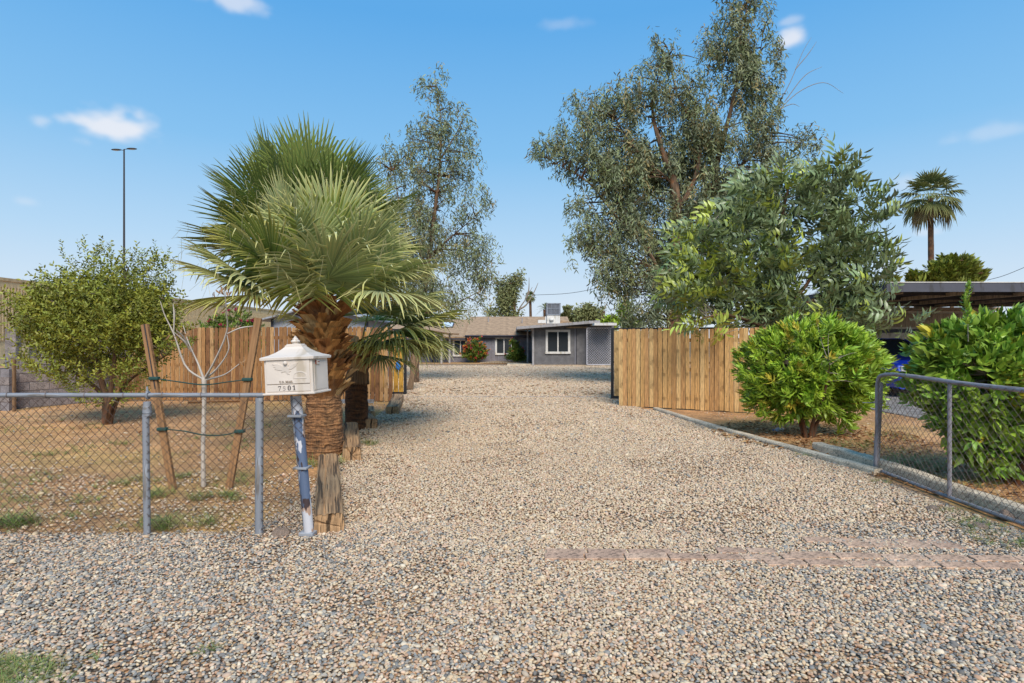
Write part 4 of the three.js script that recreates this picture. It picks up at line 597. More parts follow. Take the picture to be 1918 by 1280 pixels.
// broad leaved tree over the fence
{
  const Z = 13.1, t = thing('broadleaf_tree', 'dark broad leaved tree spreading over the pale picket fence', 'tree', [X(1455, Z), 0, -Z]), o = t.position, q = (x, y, d = 0) => at(x, y, Z + d).sub(o);
  const stems = [[V(0, -.1, 0), q(1455, 640), q(1452, 540), q(1460, 430), q(1480, 340)], [V(.05, 0, 0), q(1465, 600), q(1520, 520), q(1560, 420), q(1560, 320)], [V(-.05, 0, 0), q(1430, 600), q(1370, 520), q(1310, 440)], [q(1458, 600), q(1530, 560), q(1600, 540), q(1650, 560)], [q(1450, 620), q(1360, 590, -.3), q(1290, 605, -.7)], [q(1520, 520), q(1600, 440), q(1640, 390)]];
  part(t, 'trunk', join(stems.map((s, i) => tube(s, i ? [.05, .035, .012] : [.10, .08, .05, .02], 8, 18, .12, i))), M.barkD);
  const blobs = [[1450, 370, 80, 55], [1390, 420, 75, 55], [1540, 350, 65, 55], [1560, 310, 24, 24], [1600, 400, 60, 50], [1500, 450, 95, 65], [1300, 450, 42, 48], [1320, 510, 65, 55], [1400, 510, 80, 60], [1590, 490, 70, 60], [1480, 550, 90, 55], [1620, 570, 48, 45], [1380, 580, 85, 40], [1290, 560, 45, 40], [1560, 590, 70, 40], [1270, 500, 25, 40], [1650, 385, 22, 18], [1640, 455, 22, 22], [1300, 618, 34, 26, -.7], [1640, 605, 38, 34, -.6], [1610, 540, 50, 40, -.4], [1440, 600, 90, 30]];
  const S = sampleBlobs(blobs, 2000, Z, 171, .42, .40); S.forEach(e => e.p.sub(o)); const R = rng(172);
  part(t, 'branches', join(limbSet(stems, S.filter((_, i) => i % 9 === 0), .013, 9)), M.twig);
  const L = S.map(e => { const lime = (e.p.x + o.x) < 4.6 && R() < .5; return { p: e.p, q: quatTo(V(e.dir.x * 1.2 + (R() - .5) * .8, -.05 + (R() - .4) * .8, e.dir.z * 1.2 + (R() - .5) * .8), R() * 6.28 * .15), s: .8 + R() * .5, lime }; });
  instanced(t, 'foliage', [1, 2, 3].map(k => pinnate(3, .29, .062, .175, 180 + k, .6)), M.leafBroad, L, e => { const k = .65 + R() * .75; return e.lime || R() < .1 ? [k * 1.9, k * 1.75, k * .7] : [k, k * (.95 + .15 * R()), k * (.9 + .5 * R())]; });
}
// round shrubs on the right
function roundShrub(label, Z, cx, base, blobs, n, seed, len, w, stemsN) {
  const t = thing('round_shrub', label, 'shrub', [X(cx, Z), 0, -Z]), o = t.position, R = rng(seed);
  const stems = []; for (let i = 0; i < stemsN; i++) { const a = i / stemsN * 6.28 + R(), r = .3 + R() * .3; stems.push([V(Math.cos(a) * .06, -.05, Math.sin(a) * .06), V(Math.cos(a) * .14, .25, Math.sin(a) * .14), V(Math.cos(a) * r, .7, Math.sin(a) * r), V(Math.cos(a) * r * 1.4, 1.2, Math.sin(a) * r * 1.4)]); }
  part(t, 'stems', join(stems.map((s, i) => tube(s, [.035, .028, .018, .006], 7, 12, .15, i))), M.barkD);
  const S = sampleBlobs(blobs, n, Z, seed, .30, .36); S.forEach(e => e.p.sub(o)); part(t, 'branches', join(limbSet(stems, S.filter((_, i) => i % 12 === 0), .008, seed)), M.twig);
  const ctr = at(blobs[0][0], blobs[0][1] + 25, Z).sub(o);
  const L = S.map(e => { const d = e.p.clone().sub(ctr).normalize(); return { p: e.p, q: quatTo(V(d.x + (R() - .5) * 1.3, d.y * .7 + .25 + (R() - .5) * 1.0, d.z + (R() - .5) * 1.3), R() * 6.28), s: .65 + R() * .65 }; });
  return { t, L, R, o };
}
{
  const { t, L, R } = roundShrub('rounded lime green shrub in front of the pale picket fence', 9.5, 1515, 820, [[1520, 690, 122, 92], [1450, 690, 76, 72], [1590, 695, 76, 74], [1520, 630, 92, 42], [1430, 720, 52, 42], [1610, 730, 46, 36], [1530, 745, 90, 30], [1460, 640, 55, 35], [1580, 645, 60, 38], [1640, 680, 30, 34], [1400, 670, 28, 36], [1450, 775, 20, 24], [1585, 780, 22, 28], [1540, 602, 42, 18], [1480, 770, 62, 26], [1560, 772, 54, 26], [1425, 750, 36, 34], [1620, 755, 34, 30]], 1900, 191, .1, .04, 6);
  instanced(t, 'foliage', [1, 2, 3].map(k => rosette(12, .13, .038, 200 + k, .95, .10)), M.leafLime, L, () => { const k = .6 + R() * .75, y = R() * .4; return R() < .03 ? [k * 1.6, k * .9, k] : [k * (.9 + y), k * (1 + y * .3), k]; });
}
{
  const { t, L, R, o } = roundShrub('tall glossy citrus shrub behind the open wire gate', 6.4, 1895, 910, [[1850, 700, 140, 95], [1880, 640, 130, 60], [1770, 680, 70, 70], [1950, 740, 150, 120], [1820, 770, 90, 60], [1880, 850, 80, 60], [1740, 730, 45, 45], [1900, 610, 90, 38], [1990, 650, 120, 80], [1800, 620, 50, 28], [1760, 720, 55, 50], [1850, 830, 70, 50], [1900, 890, 60, 40]], 1900, 211, .12, .05, 6);
  for (let i = 0; i < 9; i++) { const f = i / 8; L.push({ p: at(1812 + Math.sin(i) * 3, 600 - f * 68, 6.1).sub(o), q: quatTo(V((R() - .5) * .3, 1, (R() - .5) * .3), R() * 6), s: .62 - f * .15 }); }
  part(t, 'shoot', rod(at(1814, 640, 6.1).sub(o), at(1812, 540, 6.1).sub(o), .005, 5), M.twig);
  instanced(t, 'foliage', [1, 2, 3].map(k => rosette(10, .135, .058, 220 + k, .95, .11)), M.leafLime, L, () => { const k = .45 + R() * .7, y = R() * .4; return R() < .03 ? [k * 1.9, k * 1.1, k] : [k * (.75 + y), k * (.95 + y * .3), k * 1.2]; });
}

// ================================================================== wooden fences and gates
function picketGeo(w, h, seed, ear = .6) { const s = new THREE.Shape(), r = w * .28 * ear; s.moveTo(-w / 2, 0); s.lineTo(w / 2, 0); s.lineTo(w / 2, h - r); s.lineTo(w / 2 - r * .45, h - r * .3); s.lineTo(w / 2 - r, h); s.lineTo(-w / 2 + r, h); s.lineTo(-w / 2 + r * .45, h - r * .3); s.lineTo(-w / 2, h - r); const g = new THREE.ExtrudeGeometry(s, { depth: .017, bevelEnabled: false }); return planarUV(g, .55, hash(seed, 1) * 3, hash(seed, 2) * 3); }
function picketFence(label, A, B, h, mats, w, seed, opts = {}) {
  const R = rng(seed), d = B.clone().sub(A), L = d.length(), t = thing('picket_fence', label, 'fence', [A.x, 0, A.z], Math.atan2(-d.z, d.x)); const gs = [0, 1, 2, 3, 4, 5, 6, 7, 8, 9, 10, 11].map(k => picketGeo(w, h, seed + k, opts.ear ?? .8));
  for (let x = 0; x < L; x += w + .006 + R() * (opts.gap ?? .008)) { const p = part(t, 'picket', gs[Math.floor(R() * 12)], mats[Math.floor(R() * mats.length)], [x + w / 2, .02 + (R() - .5) * .02, (R() - .5) * .008]); p.rotation.z = (R() - .5) * .012; p.rotation.x = (R() - .5) * .01; p.scale.set(.92 + R() * .1, 1 + (R() - .5) * .012, 1); }
  for (const y of [.3, h / 2, h - .25]) part(t, 'rail', box(L, .085, .038, L / 2, y, -.03), M.stake);
  for (let x = .1; x < L; x += 2.3) part(t, 'post', box(.09, h - .05, .09, x, h / 2 - .05, -.10), M.stake); return t;
}
picketFence('darker weathered picket fence behind the sapling and fan palm', V(-10.4, 0, -15.4), V(-3.12, 0, -15.1), 1.90, M.pickL, .100, 31, { gap: .014 });
picketFence('pale new picket fence behind the round lime shrub', V(X(1160, 14.0), 0, -14.0), V(6.6, 0, -11.9), 1.83, M.pickR, .094, 41, { gap: .008 });
{
  const gate = (label, x0, x1, Z, boards, tilt) => { const t = thing('sliding_gate', label, 'gate', [x0, 0, -Z], tilt), w = Math.abs(x1 - x0), s = Math.sign(x1 - x0), h = 1.87; part(t, 'frame', join([box(.075, h, .06, 0, h / 2 + .03, 0), box(.06, h, .05, s * w, h / 2 + .03, 0), box(w, .05, .05, s * w / 2, h + .02, 0), box(w, .06, .05, s * w / 2, .07, 0), box(w, .05, .05, s * w / 2, 1, -.03)]), M.black); const n = Math.floor((w - .1) / .15), g = picketGeo(.128, h - .13, 3, 0); for (let i = 0; i < n; i++) part(t, 'board', g, boards[i % boards.length], [s * (.115 + i * .15), .10, .012]); return t; };
  gate('black framed gate leaf with yellow boards by the dark fence', X(759, 16.9), X(759, 16.9) - 2.4, 16.9, M.gateBoard, 0);
  gate('black framed gate leaf parked behind the pale fence', X(1147, 15.7), X(1147, 15.7) + 2.6, 15.7, [M.pickR[2], M.pickR[0]], -.25);
  struct('gate_track', box(5.6, .02, .05, 0, .02, 0), M.galvBrown, [-.15, 0, -16.2], 'thin metal gate track across the gravel driveway');
  const gl = solo('glove', 'blue cloth hung on the left gate frame', 'cloth', (() => { const g = mergeVertices(new THREE.SphereGeometry(.07, 10, 8)); const p = g.attributes.position; for (let i = 0; i < p.count; i++) p.setXYZ(i, p.getX(i) * (.8 + .5 * hash(i, 3)), p.getY(i) * 1.9, p.getZ(i) * .5); g.computeVertexNormals(); return g; })(), M.blue, [X(745, 16.7), Yh(685, 16.7), -16.78]);
  // planks leaning behind the left gate
  for (const [px, py, qx, qy, w, label] of [[766, 705, 786, 655, .16, 'thick grey plank leaning behind the left gate'], [770, 700, 778, 640, .12, 'upright brown plank leaning behind the left gate']]) { const a = at(px, py, 18.6), b = at(qx, qy, 19.6); a.y = 0.02; solo('plank', label, 'plank', beam(a, b, w, .09), M.oldDark); }
  solo('pole', 'fallen wooden pole lying along the dark picket fence', 'pole', rod(at(352, 752, 14.6).setY(.05), at(450, 752, 14.8).setY(.06), .035, 8), M.stake);
  const bt = thing('plastic_bottle', 'crushed clear plastic bottle lying under the lime shrub', 'bottle', [X(1467, 10.05), .045, -10.05], .3); part(bt, 'bottle_body', new THREE.LatheGeometry([[0, 0], [.033, .002], [.034, .05], [.029, .06], [.034, .07], [.034, .13], [.014, .18], [.013, .20]].map(([a, b]) => new THREE.Vector2(a, b)), 16).rotateZ(Math.PI / 2), M.pet); part(bt, 'cap', cyl(.015, .015, .018, 12).rotateZ(Math.PI / 2).translate(-.205, 0, 0), M.blue); part(bt, 'wrapper', cyl(.0355, .0355, .06, 16).rotateZ(Math.PI / 2).translate(-.10, 0, 0), std(C(.55, .6, .68), .5));
  solo('scrap', 'small blue plastic scrap at the foot of pale fence', 'scrap', rbox(.11, .035, .06, .012), M.blue, [X(1216, 13.75), .03, -13.75]);
}

// ================================================================== block wall at the left
{
  const R = rng(51), A = V(X(12, 13.4), 0, -13.4), B = V(-10.45, 0, -15.5), d = B.clone().sub(A), L = d.length(); const t = thing('block_wall', 'grey concrete block wall behind the shrub tree', 'wall', [A.x, 0, A.z], Math.atan2(-d.z, d.x)); const bw = .40, bh = .2; const gs = [rbox(bw - .012, bh - .012, .19, .006, 0, 0, 0, 1), rbox(bw / 2 - .012, bh - .012, .19, .006, 0, 0, 0, 1)];
  part(t, 'mortar', box(L, 1.17, .165, L / 2, .585, 0), M.mortar);
  for (let r = 0; r < 6; r++) { let x = 0; if (r % 2) { part(t, 'block', gs[1], M.cmu[Math.floor(R() * 4)], [.1, r * bh + .1, 0]); x = .2; } for (; x + bw <= L + .2; x += bw) part(t, 'block', gs[0], M.cmu[Math.floor(R() * 4)], [x + .2, r * bh + .1, (R() - .5) * .006]); }
  const t2 = thing('block_wall', 'lower grey block wall left of the rusty post', 'wall', [X(-260, 13.2), 0, -13.2]); const L2 = X(22, 13.2) - X(-260, 13.2); part(t2, 'mortar', box(L2, .93, .165, L2 / 2, .465, 0), M.mortar); for (let r = 0; r < 5; r++) for (let x = r % 2 ? .2 : 0; x + bw <= L2 + .1; x += bw) part(t2, 'block', gs[0], M.cmu[Math.floor(R() * 4)], [x + .2, r * bh * .95 + .1, 0]);
  solo('wall_pier', 'tall smooth grey pier rising above the block wall', 'pier', rbox(.26, 1.88, .20, .03, 0, .94, 0), M.cmu[2], [X(21, 13.8), 0, -13.85]);
  solo('wall_panel', 'upper grey block panel behind the shrub tree', 'wall', rbox(2.4, .68, .16, .01, 0, 0, 0), M.cmu[1], [X(21, 13.9) + 1.34, 1.50, -14.3]);
  solo('steel_post', 'thin rusty steel post between two block walls', 'post', rbox(.055, 1.16, .055, .006, 0, .58, 0), M.oldDark, [X(26, 13.0), 0, -13.0]);
}

// ================================================================== warehouse, lamp post, shed, bougainvillea
{
  const A = V(-34.9, 0, -36), B = V(-32.4, 0, -90), d = B.clone().sub(A), L = d.length(), H = 5.98, t = thing('warehouse', 'long tan ribbed warehouse wall behind the yard', 'building', [A.x, 0, A.z], Math.atan2(-d.z, d.x));
  part(t, 'wall', box(L, H - .3, 8, L / 2, (H - .3) / 2, -4), M.ware); const ribs = []; for (let x = .1; x < L; x += .24) ribs.push(box(.11, 3.85, .09, x, 1.62 + 3.85 / 2, .045)); part(t, 'ribs', join(ribs), M.ware, null, 'stuff'); part(t, 'coping', box(L + .2, .22, 8.3, L / 2, H - .19, -4), M.wareDark); part(t, 'parapet_band', box(L + .1, .42, .1, L / 2, H - .51, .03), M.ware);
  const lamp = thing('street_lamp', 'tall thin twin headed lamp post beyond the shrub tree', 'lamp post', [X(232, 38), 0, -38]); const top = Yh(280, 38); part(lamp, 'pole', rod(V(0, 0, 0), V(0, top, 0), .085, 10, .045), M.lamp); for (const s of [-1, 1]) { const y = top - .02 + s * .03; part(lamp, 'arm', rod(V(0, y, 0), V(s * .25, y + .01, 0), .02, 6), M.lamp); const hd = part(lamp, 'lamp_head', new THREE.SphereGeometry(1, 16, 8).scale(.34, .055, .14).translate(s * .50, y + .03, 0), M.lamp); part(hd, 'lens', new THREE.SphereGeometry(1, 12, 6).scale(.2, .03, .1).translate(s * .52, y - .005, 0), M.lens); }
}
{
  const Z = 22, x0 = X(508, Z), x1 = X(690, Z), xm = (x0 + x1) / 2, e = Yh(596, Z), r = Yh(574, Z), t = thing('shed', 'grey gabled shed showing above the dark picket fence', 'shed', [xm, 0, -Z]), w = (x1 - x0) / 2; const s = new THREE.Shape(); s.moveTo(-w, 0); s.lineTo(w, 0); s.lineTo(w, e); s.lineTo(0, r); s.lineTo(-w, e); part(t, 'wall', planarUV(new THREE.ExtrudeGeometry(s, { depth: 4, bevelEnabled: false }).translate(0, 0, -4), 1), M.shed);
  for (const k of [-1, 1]) { const a = V(k * (w + .35), e - .10, -1.9), b = V(0, r + .03, -1.9); const g = new THREE.BoxGeometry(a.distanceTo(b), .06, 4.6).rotateZ(Math.atan2(b.y - a.y, b.x - a.x)).translate((a.x + b.x) / 2, (a.y + b.y) / 2, -1.9); part(t, 'roof', planarUV(g, 1), M.shedRoof); }
  part(t, 'corner_trim', join([box(.08, e, .05, -w + .04, e / 2, .03), box(.08, e, .05, w - .04, e / 2, .03)]), M.trimDark);
}
function flowerShrub(name, label, Z, cx, blobs, n, seed, pal, leafScale = 1, flowerShare = .3) {
  const t = thing(name, label, 'flowering shrub', [X(cx, Z), 0, -Z]), o = t.position, R = rng(seed); const S = sampleBlobs(blobs, n, Z, seed, .4, .33); S.forEach(e => e.p.sub(o)); const stems = [[V(0, -.05, 0), V(.05, .4, 0), V(.1, 1, 0)], [V(-.05, 0, 0), V(-.2, .5, 0), V(-.4, 1, .1)], [V(.05, 0, 0), V(.3, .5, .1), V(.5, .9, 0)]];
  part(t, 'stems', join([...stems.map((s, i) => tube(s, [.04, .03, .015], 6, 8, .1, i)), ...limbSet(stems, S.filter((_, i) => i % 14 === 0), .012, seed)]), M.barkD);
  const mk = e => ({ p: e.p, q: quatTo(V(e.dir.x + R() - .5, .5 + R() * .4, e.dir.z + R() - .5), R() * 6), s: leafScale * (.7 + R() * .6) }); const F1 = S.filter(e => e.rr > .55 && e.dir.y > -.35 && R() < flowerShare), L1 = S;
  instanced(t, 'foliage', [1, 2].map(k => rosette(9, .11, .05, seed + k, .9, .12)), M.leafBush, L1.map(mk), () => { const k = .5 + R() * .7; return [k * .85, k, k]; });
  if (F1.length) instanced(t, 'flowers', [rosette(8, .065, .05, seed + 5, 1.0, .05)], M.petal, F1.map(e => { const m = mk(e); m.p = m.p.clone().addScaledVector(e.dir, .06); m.s *= 1.1; return m; }), (e) => { const c = pal[Math.floor(R() * pal.length)], k = .7 + R() * .5; return c.map(v => v * k); });
}
flowerShrub('oleander', 'pink flowering oleander showing above the dark picket fence', 17.5, 440, [[440, 600, 48, 22], [400, 615, 34, 22], [475, 610, 22, 14], [440, 640, 60, 30]], 520, 301, [[.50, .03, .10], [.42, .02, .07]], .9, .16);

// ================================================================== the house
{
  const Z = 44, PXM = F / Z, t = thing('house', 'long low grey house with brown shingle roof', 'house', [0, 0, -Z]); const y = py => Yh(py, Z), x = px => X(px, Z);
  const eL = y(633), eR = y(629), rz = 5.2, rL = Yh(601, Z + rz), rR = Yh(595.5, Z + rz), xs = x(872), xl = x(640), xr = x(1075);
  part(t, 'wall', box(xs - xl, eL - .02, 6, (xs + xl) / 2, (eL - .02) / 2, -3.0), M.wall2); part(t, 'wall', box(xr - xs, eR, 6.1, (xr + xs) / 2, eR / 2, -2.97), M.wall2);
  const slab = (x0, x1, ye, yr, ov) => { const a = V(0, ye - .03, ov), b = V(0, yr, -rz), l = a.distanceTo(b); const g = new THREE.BoxGeometry(x1 - x0, .10, l).rotateX(Math.atan2(b.y - a.y, a.z - b.z)).translate((x0 + x1) / 2, (a.y + b.y) / 2 + .05, (a.z + b.z) / 2); return planarUV(g, 1.6); };
  part(t, 'roof', slab(xl, xs + .01, eL, rL, .5), M.shingle); part(t, 'roof', slab(xs, xr, eR, rR, .42), M.shingle); part(t, 'back_roof', join([slab(xl, xr, eL, rL - .05, .5).rotateY(Math.PI).translate(xl + xr, 0, -rz * 2)]), M.shingle);
  part(t, 'eave_trim', box(xs - xl, .09, .05, (xs + xl) / 2, eL - .09, .49), M.trimDark); part(t, 'eave_trim', box(xr - xs + .1, .11, .05, (xr + xs) / 2 - .05, eR - .09, .43), M.trimDark);
  const bat = []; for (let px = 885; px < 1000; px += 8.2) bat.push(box(.03, eR - .1, .02, x(px), eR / 2, .085)); for (let px = 650; px < 808; px += 8.2) bat.push(box(.03, eL - .1, .02, x(px), eL / 2, .01)); bat.forEach(g => part(t, 'batten', g, M.batten));
  const win = (parent, px0, px1, py0, py1, Zw, zo, curtain) => { const X0 = X(px0, Zw), X1 = X(px1, Zw), Y0 = Yh(py1, Zw), Y1 = Yh(py0, Zw), w = X1 - X0, h = Y1 - Y0, f = .13, cx = (X0 + X1) / 2, cy = (Y0 + Y1) / 2; const wd = part(parent, 'window', join([box(w, f, .07, cx, Y1 - f / 2, zo + .03), box(w, f, .09, cx, Y0 + f / 2, zo + .04), box(f, h - 2 * f, .07, X0 + f / 2, cy, zo + .03), box(f, h - 2 * f, .07, X1 - f / 2, cy, zo + .03), box(.07, h - 2 * f, .06, cx, cy, zo + .025)]), M.white); for (const k of [-1, 1]) { part(wd, 'pane', box(w / 2 - f - .035, h - 2 * f, .01, cx + k * (w / 4 - f / 2 + .018), cy, zo + .012), M.glass); } };
  win(t, 848, 877, 635.5, 668, Z, .0, 0); win(t, 927.6, 960.5, 632, 665, Z, .085, 0);
  const dz = .02, door = part(t, 'door', box(x(842) - x(812), y(634.5) - .0, .06, (x(842) + x(812)) / 2, y(634.5) / 2, dz), M.doorGrey); part(door, 'door_frame', box(.10, y(634), .1, x(811), y(634) / 2, dz + .02), M.dark); part(door, 'porch_light', join([box(.12, .2, .12, x(815), y(641), .10), cyl(.09, .04, .1, 8, x(815), y(637.5), .1)]), M.dark);
  part(t, 'meter_box', join([box(.16, .3, .1, x(800), y(659), .06), box(.3, .12, .1, x(801), y(665), .06)]), M.dark);
  for (const [px, zz] of [[915, 3.4], [978, 3.0]]) part(t, 'vent_pipe', cyl(.05, .05, .5, 10, X(px, Z + zz), lerp(eR, rR, zz / rz) + .28, -zz), M.fascia);
  part(t, 'gutter', rod(V(xs, eR - .02, .50), V(xr - .6, eR - .02, .50), .05, 8), M.trimDark);
  // skylight
  { const py = 610.5, zz = 2.9, yy = Yh(py, Z + zz), sk = part(t, 'skylight', planarUV(new THREE.BoxGeometry(.85, .12, 1.25).rotateX(.30), 1).translate(X(838, Z + zz), yy + .06, -zz), M.skylight); part(sk, 'skylight_frame', planarUV(new THREE.BoxGeometry(.97, .1, 1.37).rotateX(.30), 1).translate(X(838, Z + zz), yy + .02, -zz), M.trimDark); }
  // porch
  const pz = 2.6, Zp = Z - pz, P = thing('porch', 'slim brown porch roof on two posts at the door', 'porch', [0, 0, -Zp]); for (const [px, z] of [[827, 0], [842, -1.2]]) part(P, 'post', box(.13, Yh(626, Zp), .13, X(px, Zp - z), Yh(626, Zp) / 2, z), M.post); part(P, 'porch_roof', beam(V(X(788, Zp), Yh(617, Zp), -.6), V(X(842, Zp), Yh(626, Zp), -.6), 2.2, .12), M.oldDark); part(P, 'header', beam(V(X(838, Zp), Yh(625.5, Zp), -.7), V(X(857, Zp), Yh(626, Zp), -.9), .25, .1), M.oldDark); part(P, 'bracket', box(.35, .10, .14, X(828, Zp), Yh(625.5, Zp), .02), M.plank);
  // deck of planks
  const D = thing('plank_deck', 'low deck of pale spaced planks at the house corner', 'deck', [X(948, 41.5), .02, -41.5]); for (let i = 0; i < 16; i++) part(D, 'plank', box(.10, .05, 3.0, -1.45 + i * .19, .06, -.3), M.plank).rotation.y = -.35;
}
{ // the front wing
  const Z = 37.5, t = thing('house_wing', 'grey flat roofed front wing with white framed window', 'house', [0, 0, -Z]), y = py => Yh(py, Z), x = px => X(px, Z); const x0 = x(1000), x1 = x(1150), top = 2.3;
  const s = new THREE.Shape(); s.moveTo(x0, 0); s.lineTo(x1, 0); s.lineTo(x1, y(602) - .05); s.lineTo(x0, y(615)); part(t, 'wall', planarUV(new THREE.ExtrudeGeometry(s, { depth: 7, bevelEnabled: false }).translate(0, 0, -7), 1), M.wall);
  for (const px of [1077.3]) part(t, 'batten', box(.045, y(614), .02, x(px), y(614) / 2, .012), M.batten);
  part(t, 'base_trim', box(x(1097) - x0, .06, .03, (x(1097) + x0) / 2, .04, .016), M.plank);
  const Zo = 36.6, a = V(X(968, Zo), Yh(614.5, Zo), 0), b = V(X(1124, Zo), Yh(602.5, Zo), 0), ang = Math.atan2(b.y - a.y, b.x - a.x), l = a.distanceTo(b); part(t, 'roof', planarUV(new THREE.BoxGeometry(l, .17, 8).rotateZ(ang).translate((a.x + b.x) / 2, (a.y + b.y) / 2, -3.1), 1), M.fascia);
  part(t, 'porch_post', join([box(.12, y(616), .12, x(998.5), y(616) / 2, .10), box(.17, .18, .16, x(997.5), y(617.5), .11)]), M.post); part(t, 'corner_post', box(.10, Yh(619, 41), .10, X(988.2, 41), Yh(619, 41) / 2, -3.5), M.post);
  part(t, 'patio_slab', box(1.9, .10, 1.6, X(982, 38) - .15, .05, -.9), M.concrete);
  const win = (px0, px1, py0, py1) => { const X0 = x(px0), X1 = x(px1), Y0 = y(py1), Y1 = y(py0), w = X1 - X0, h = Y1 - Y0, f = .14, cx = (X0 + X1) / 2, cy = (Y0 + Y1) / 2; const wd = part(t, 'window', join([box(w, f, .07, cx, Y1 - f / 2, .035), box(w + .06, f, .10, cx, Y0 + f / 2, .05), box(f, h - 2 * f, .07, X0 + f / 2, cy, .035), box(f, h - 2 * f, .07, X1 - f / 2, cy, .035), box(.075, h - 2 * f, .06, cx, cy, .03)]), M.white); for (const k of [-1, 1]) part(wd, 'pane', box(w / 2 - f - .04, h - 2 * f, .01, cx + k * (w / 4 - f / 2 + .02), cy, .012), M.glass); };
  win(1022, 1068, 618, 663);
  part(t, 'conduit', rod(V(x(1077.8) + .06, .1, .05), V(x(1077.8) + .06, y(616), .05), .018, 6), M.trimDark);
  part(t, 'side_door', box(.04, 1.95, .9, x0 - .012, .98, -1.6), M.doorGrey);
  // lean-to roof and beam over the lattice
  part(t, 'lean_to_roof', box(x(1146) - x(1106), .15, 2.4, (x(1146) + x(1106)) / 2, y(609), .6), M.white); part(t, 'beam', box(x(1100) - x(1061), .10, .09, (x(1100) + x(1061)) / 2, y(613.7), .11), M.plank);
  // lattice screen
  const la = thing('lattice_screen', 'grey diagonal lattice screen beside the front wing', 'lattice', [x(1097.5), 0, -Z + .5]); const w = x(1142) - x(1097.5), h = y(615), b0 = .10; const clip = (k, sgn) => { const pts = []; /* line y = b0 + sgn*(x) + k */ for (let i = 0; i <= 200; i++) { const xx = w * i / 200, yy = sgn > 0 ? k + xx : k - xx; if (yy >= b0 && yy <= h) pts.push(V(xx, yy, 0)); } return pts.length > 4 ? [pts[0], pts[pts.length - 1]] : null; };
  for (const sg of [1, -1]) for (let k = sg > 0 ? b0 - w : b0; k < (sg > 0 ? h : h + w); k += .155) { const c = clip(k, sg); if (c) part(la, 'slat', beam(c[0].setZ(sg * .006), c[1].setZ(sg * .006), .045, .011).clone(), M.lattice); }
  part(la, 'frame', join([box(.05, h - b0, .04, .0, (h + b0) / 2, 0), box(.05, h - b0, .04, w, (h + b0) / 2, 0), box(w, .05, .04, w / 2, h, 0), box(w, .05, .04, w / 2, b0, 0)]), M.lattice);
  solo('low_peak_roof', 'small brown roof peak behind the front wing', 'roof', (() => { const q = new THREE.Shape(); q.moveTo(X(1022, 43), 0); q.lineTo(X(1088, 43), 0); q.lineTo(X(1088, 43), Yh(604, 43)); q.lineTo(X(1056, 43), Yh(598.5, 43)); q.lineTo(X(1022, 43), Yh(605, 43)); return planarUV(new THREE.ExtrudeGeometry(q, { depth: 5, bevelEnabled: false }).translate(0, 0, -5), 1); })(), M.shingle, [0, 0, -44.9]);
  // rooftop cooler
  const Zc = 42, k = thing('evaporative_cooler', 'grey louvred cooler box on the roof of the house', 'cooler', [X(1036, Zc), Yh(591, Zc), -Zc]); part(k, 'cabinet', join([box(1.0, .06, 1, 0, .03, 0), box(1.0, .06, 1, 0, .82, 0), ...[[-.47, .47], [.47, .47], [-.47, -.47], [.47, -.47]].map(([a, c]) => box(.06, .79, .06, a, .425, c)), box(.9, .03, .03, 0, .47, .49)]), M.cooler); part(k, 'core', box(.9, .76, .88, 0, .42, 0), M.coolerDark); for (let i = 0; i < 10; i++) part(k, 'louvre', box(.035, .74, .03, -.41 + i * .091, .425, .475), M.cooler); part(k, 'curb', box(.92, .6, .9, 0, -.3, 0), M.white); part(k, 'vent_cap', new THREE.SphereGeometry(.16, 12, 8).scale(1.1, .7, 1).translate(-.15, -.33, .52), M.white); part(k, 'duct_box', box(.52, .22, .5, -.85, -.47, .6), M.white); part(k, 'pipe', rod(V(-.56, -.6, .5), V(-.56, -.1, .5), .04, 8), M.white);
}
flowerShrub('flower_bush', 'pink and orange flowering bush between the house windows', 42.8, 890, [[890, 655, 24, 18], [885, 645, 18, 14], [903, 660, 15, 12], [875, 664, 13, 9], [897, 634, 6, 5], [892, 668, 20, 8]], 420, 311, [[.55, .06, .14], [.62, .17, .035], [.55, .25, .03], [.6, .08, .05]], 1.5, .5);
flowerShrub('flower_bush', 'green bush with few pink flowers beside the front wing', 42.2, 966, [[966, 660, 17, 16], [962, 642, 11, 9], [975, 668, 13, 9], [955, 667, 10, 8]], 330, 321, [[.5, .06, .12], [.5, .25, .06]], 1.5, .2);

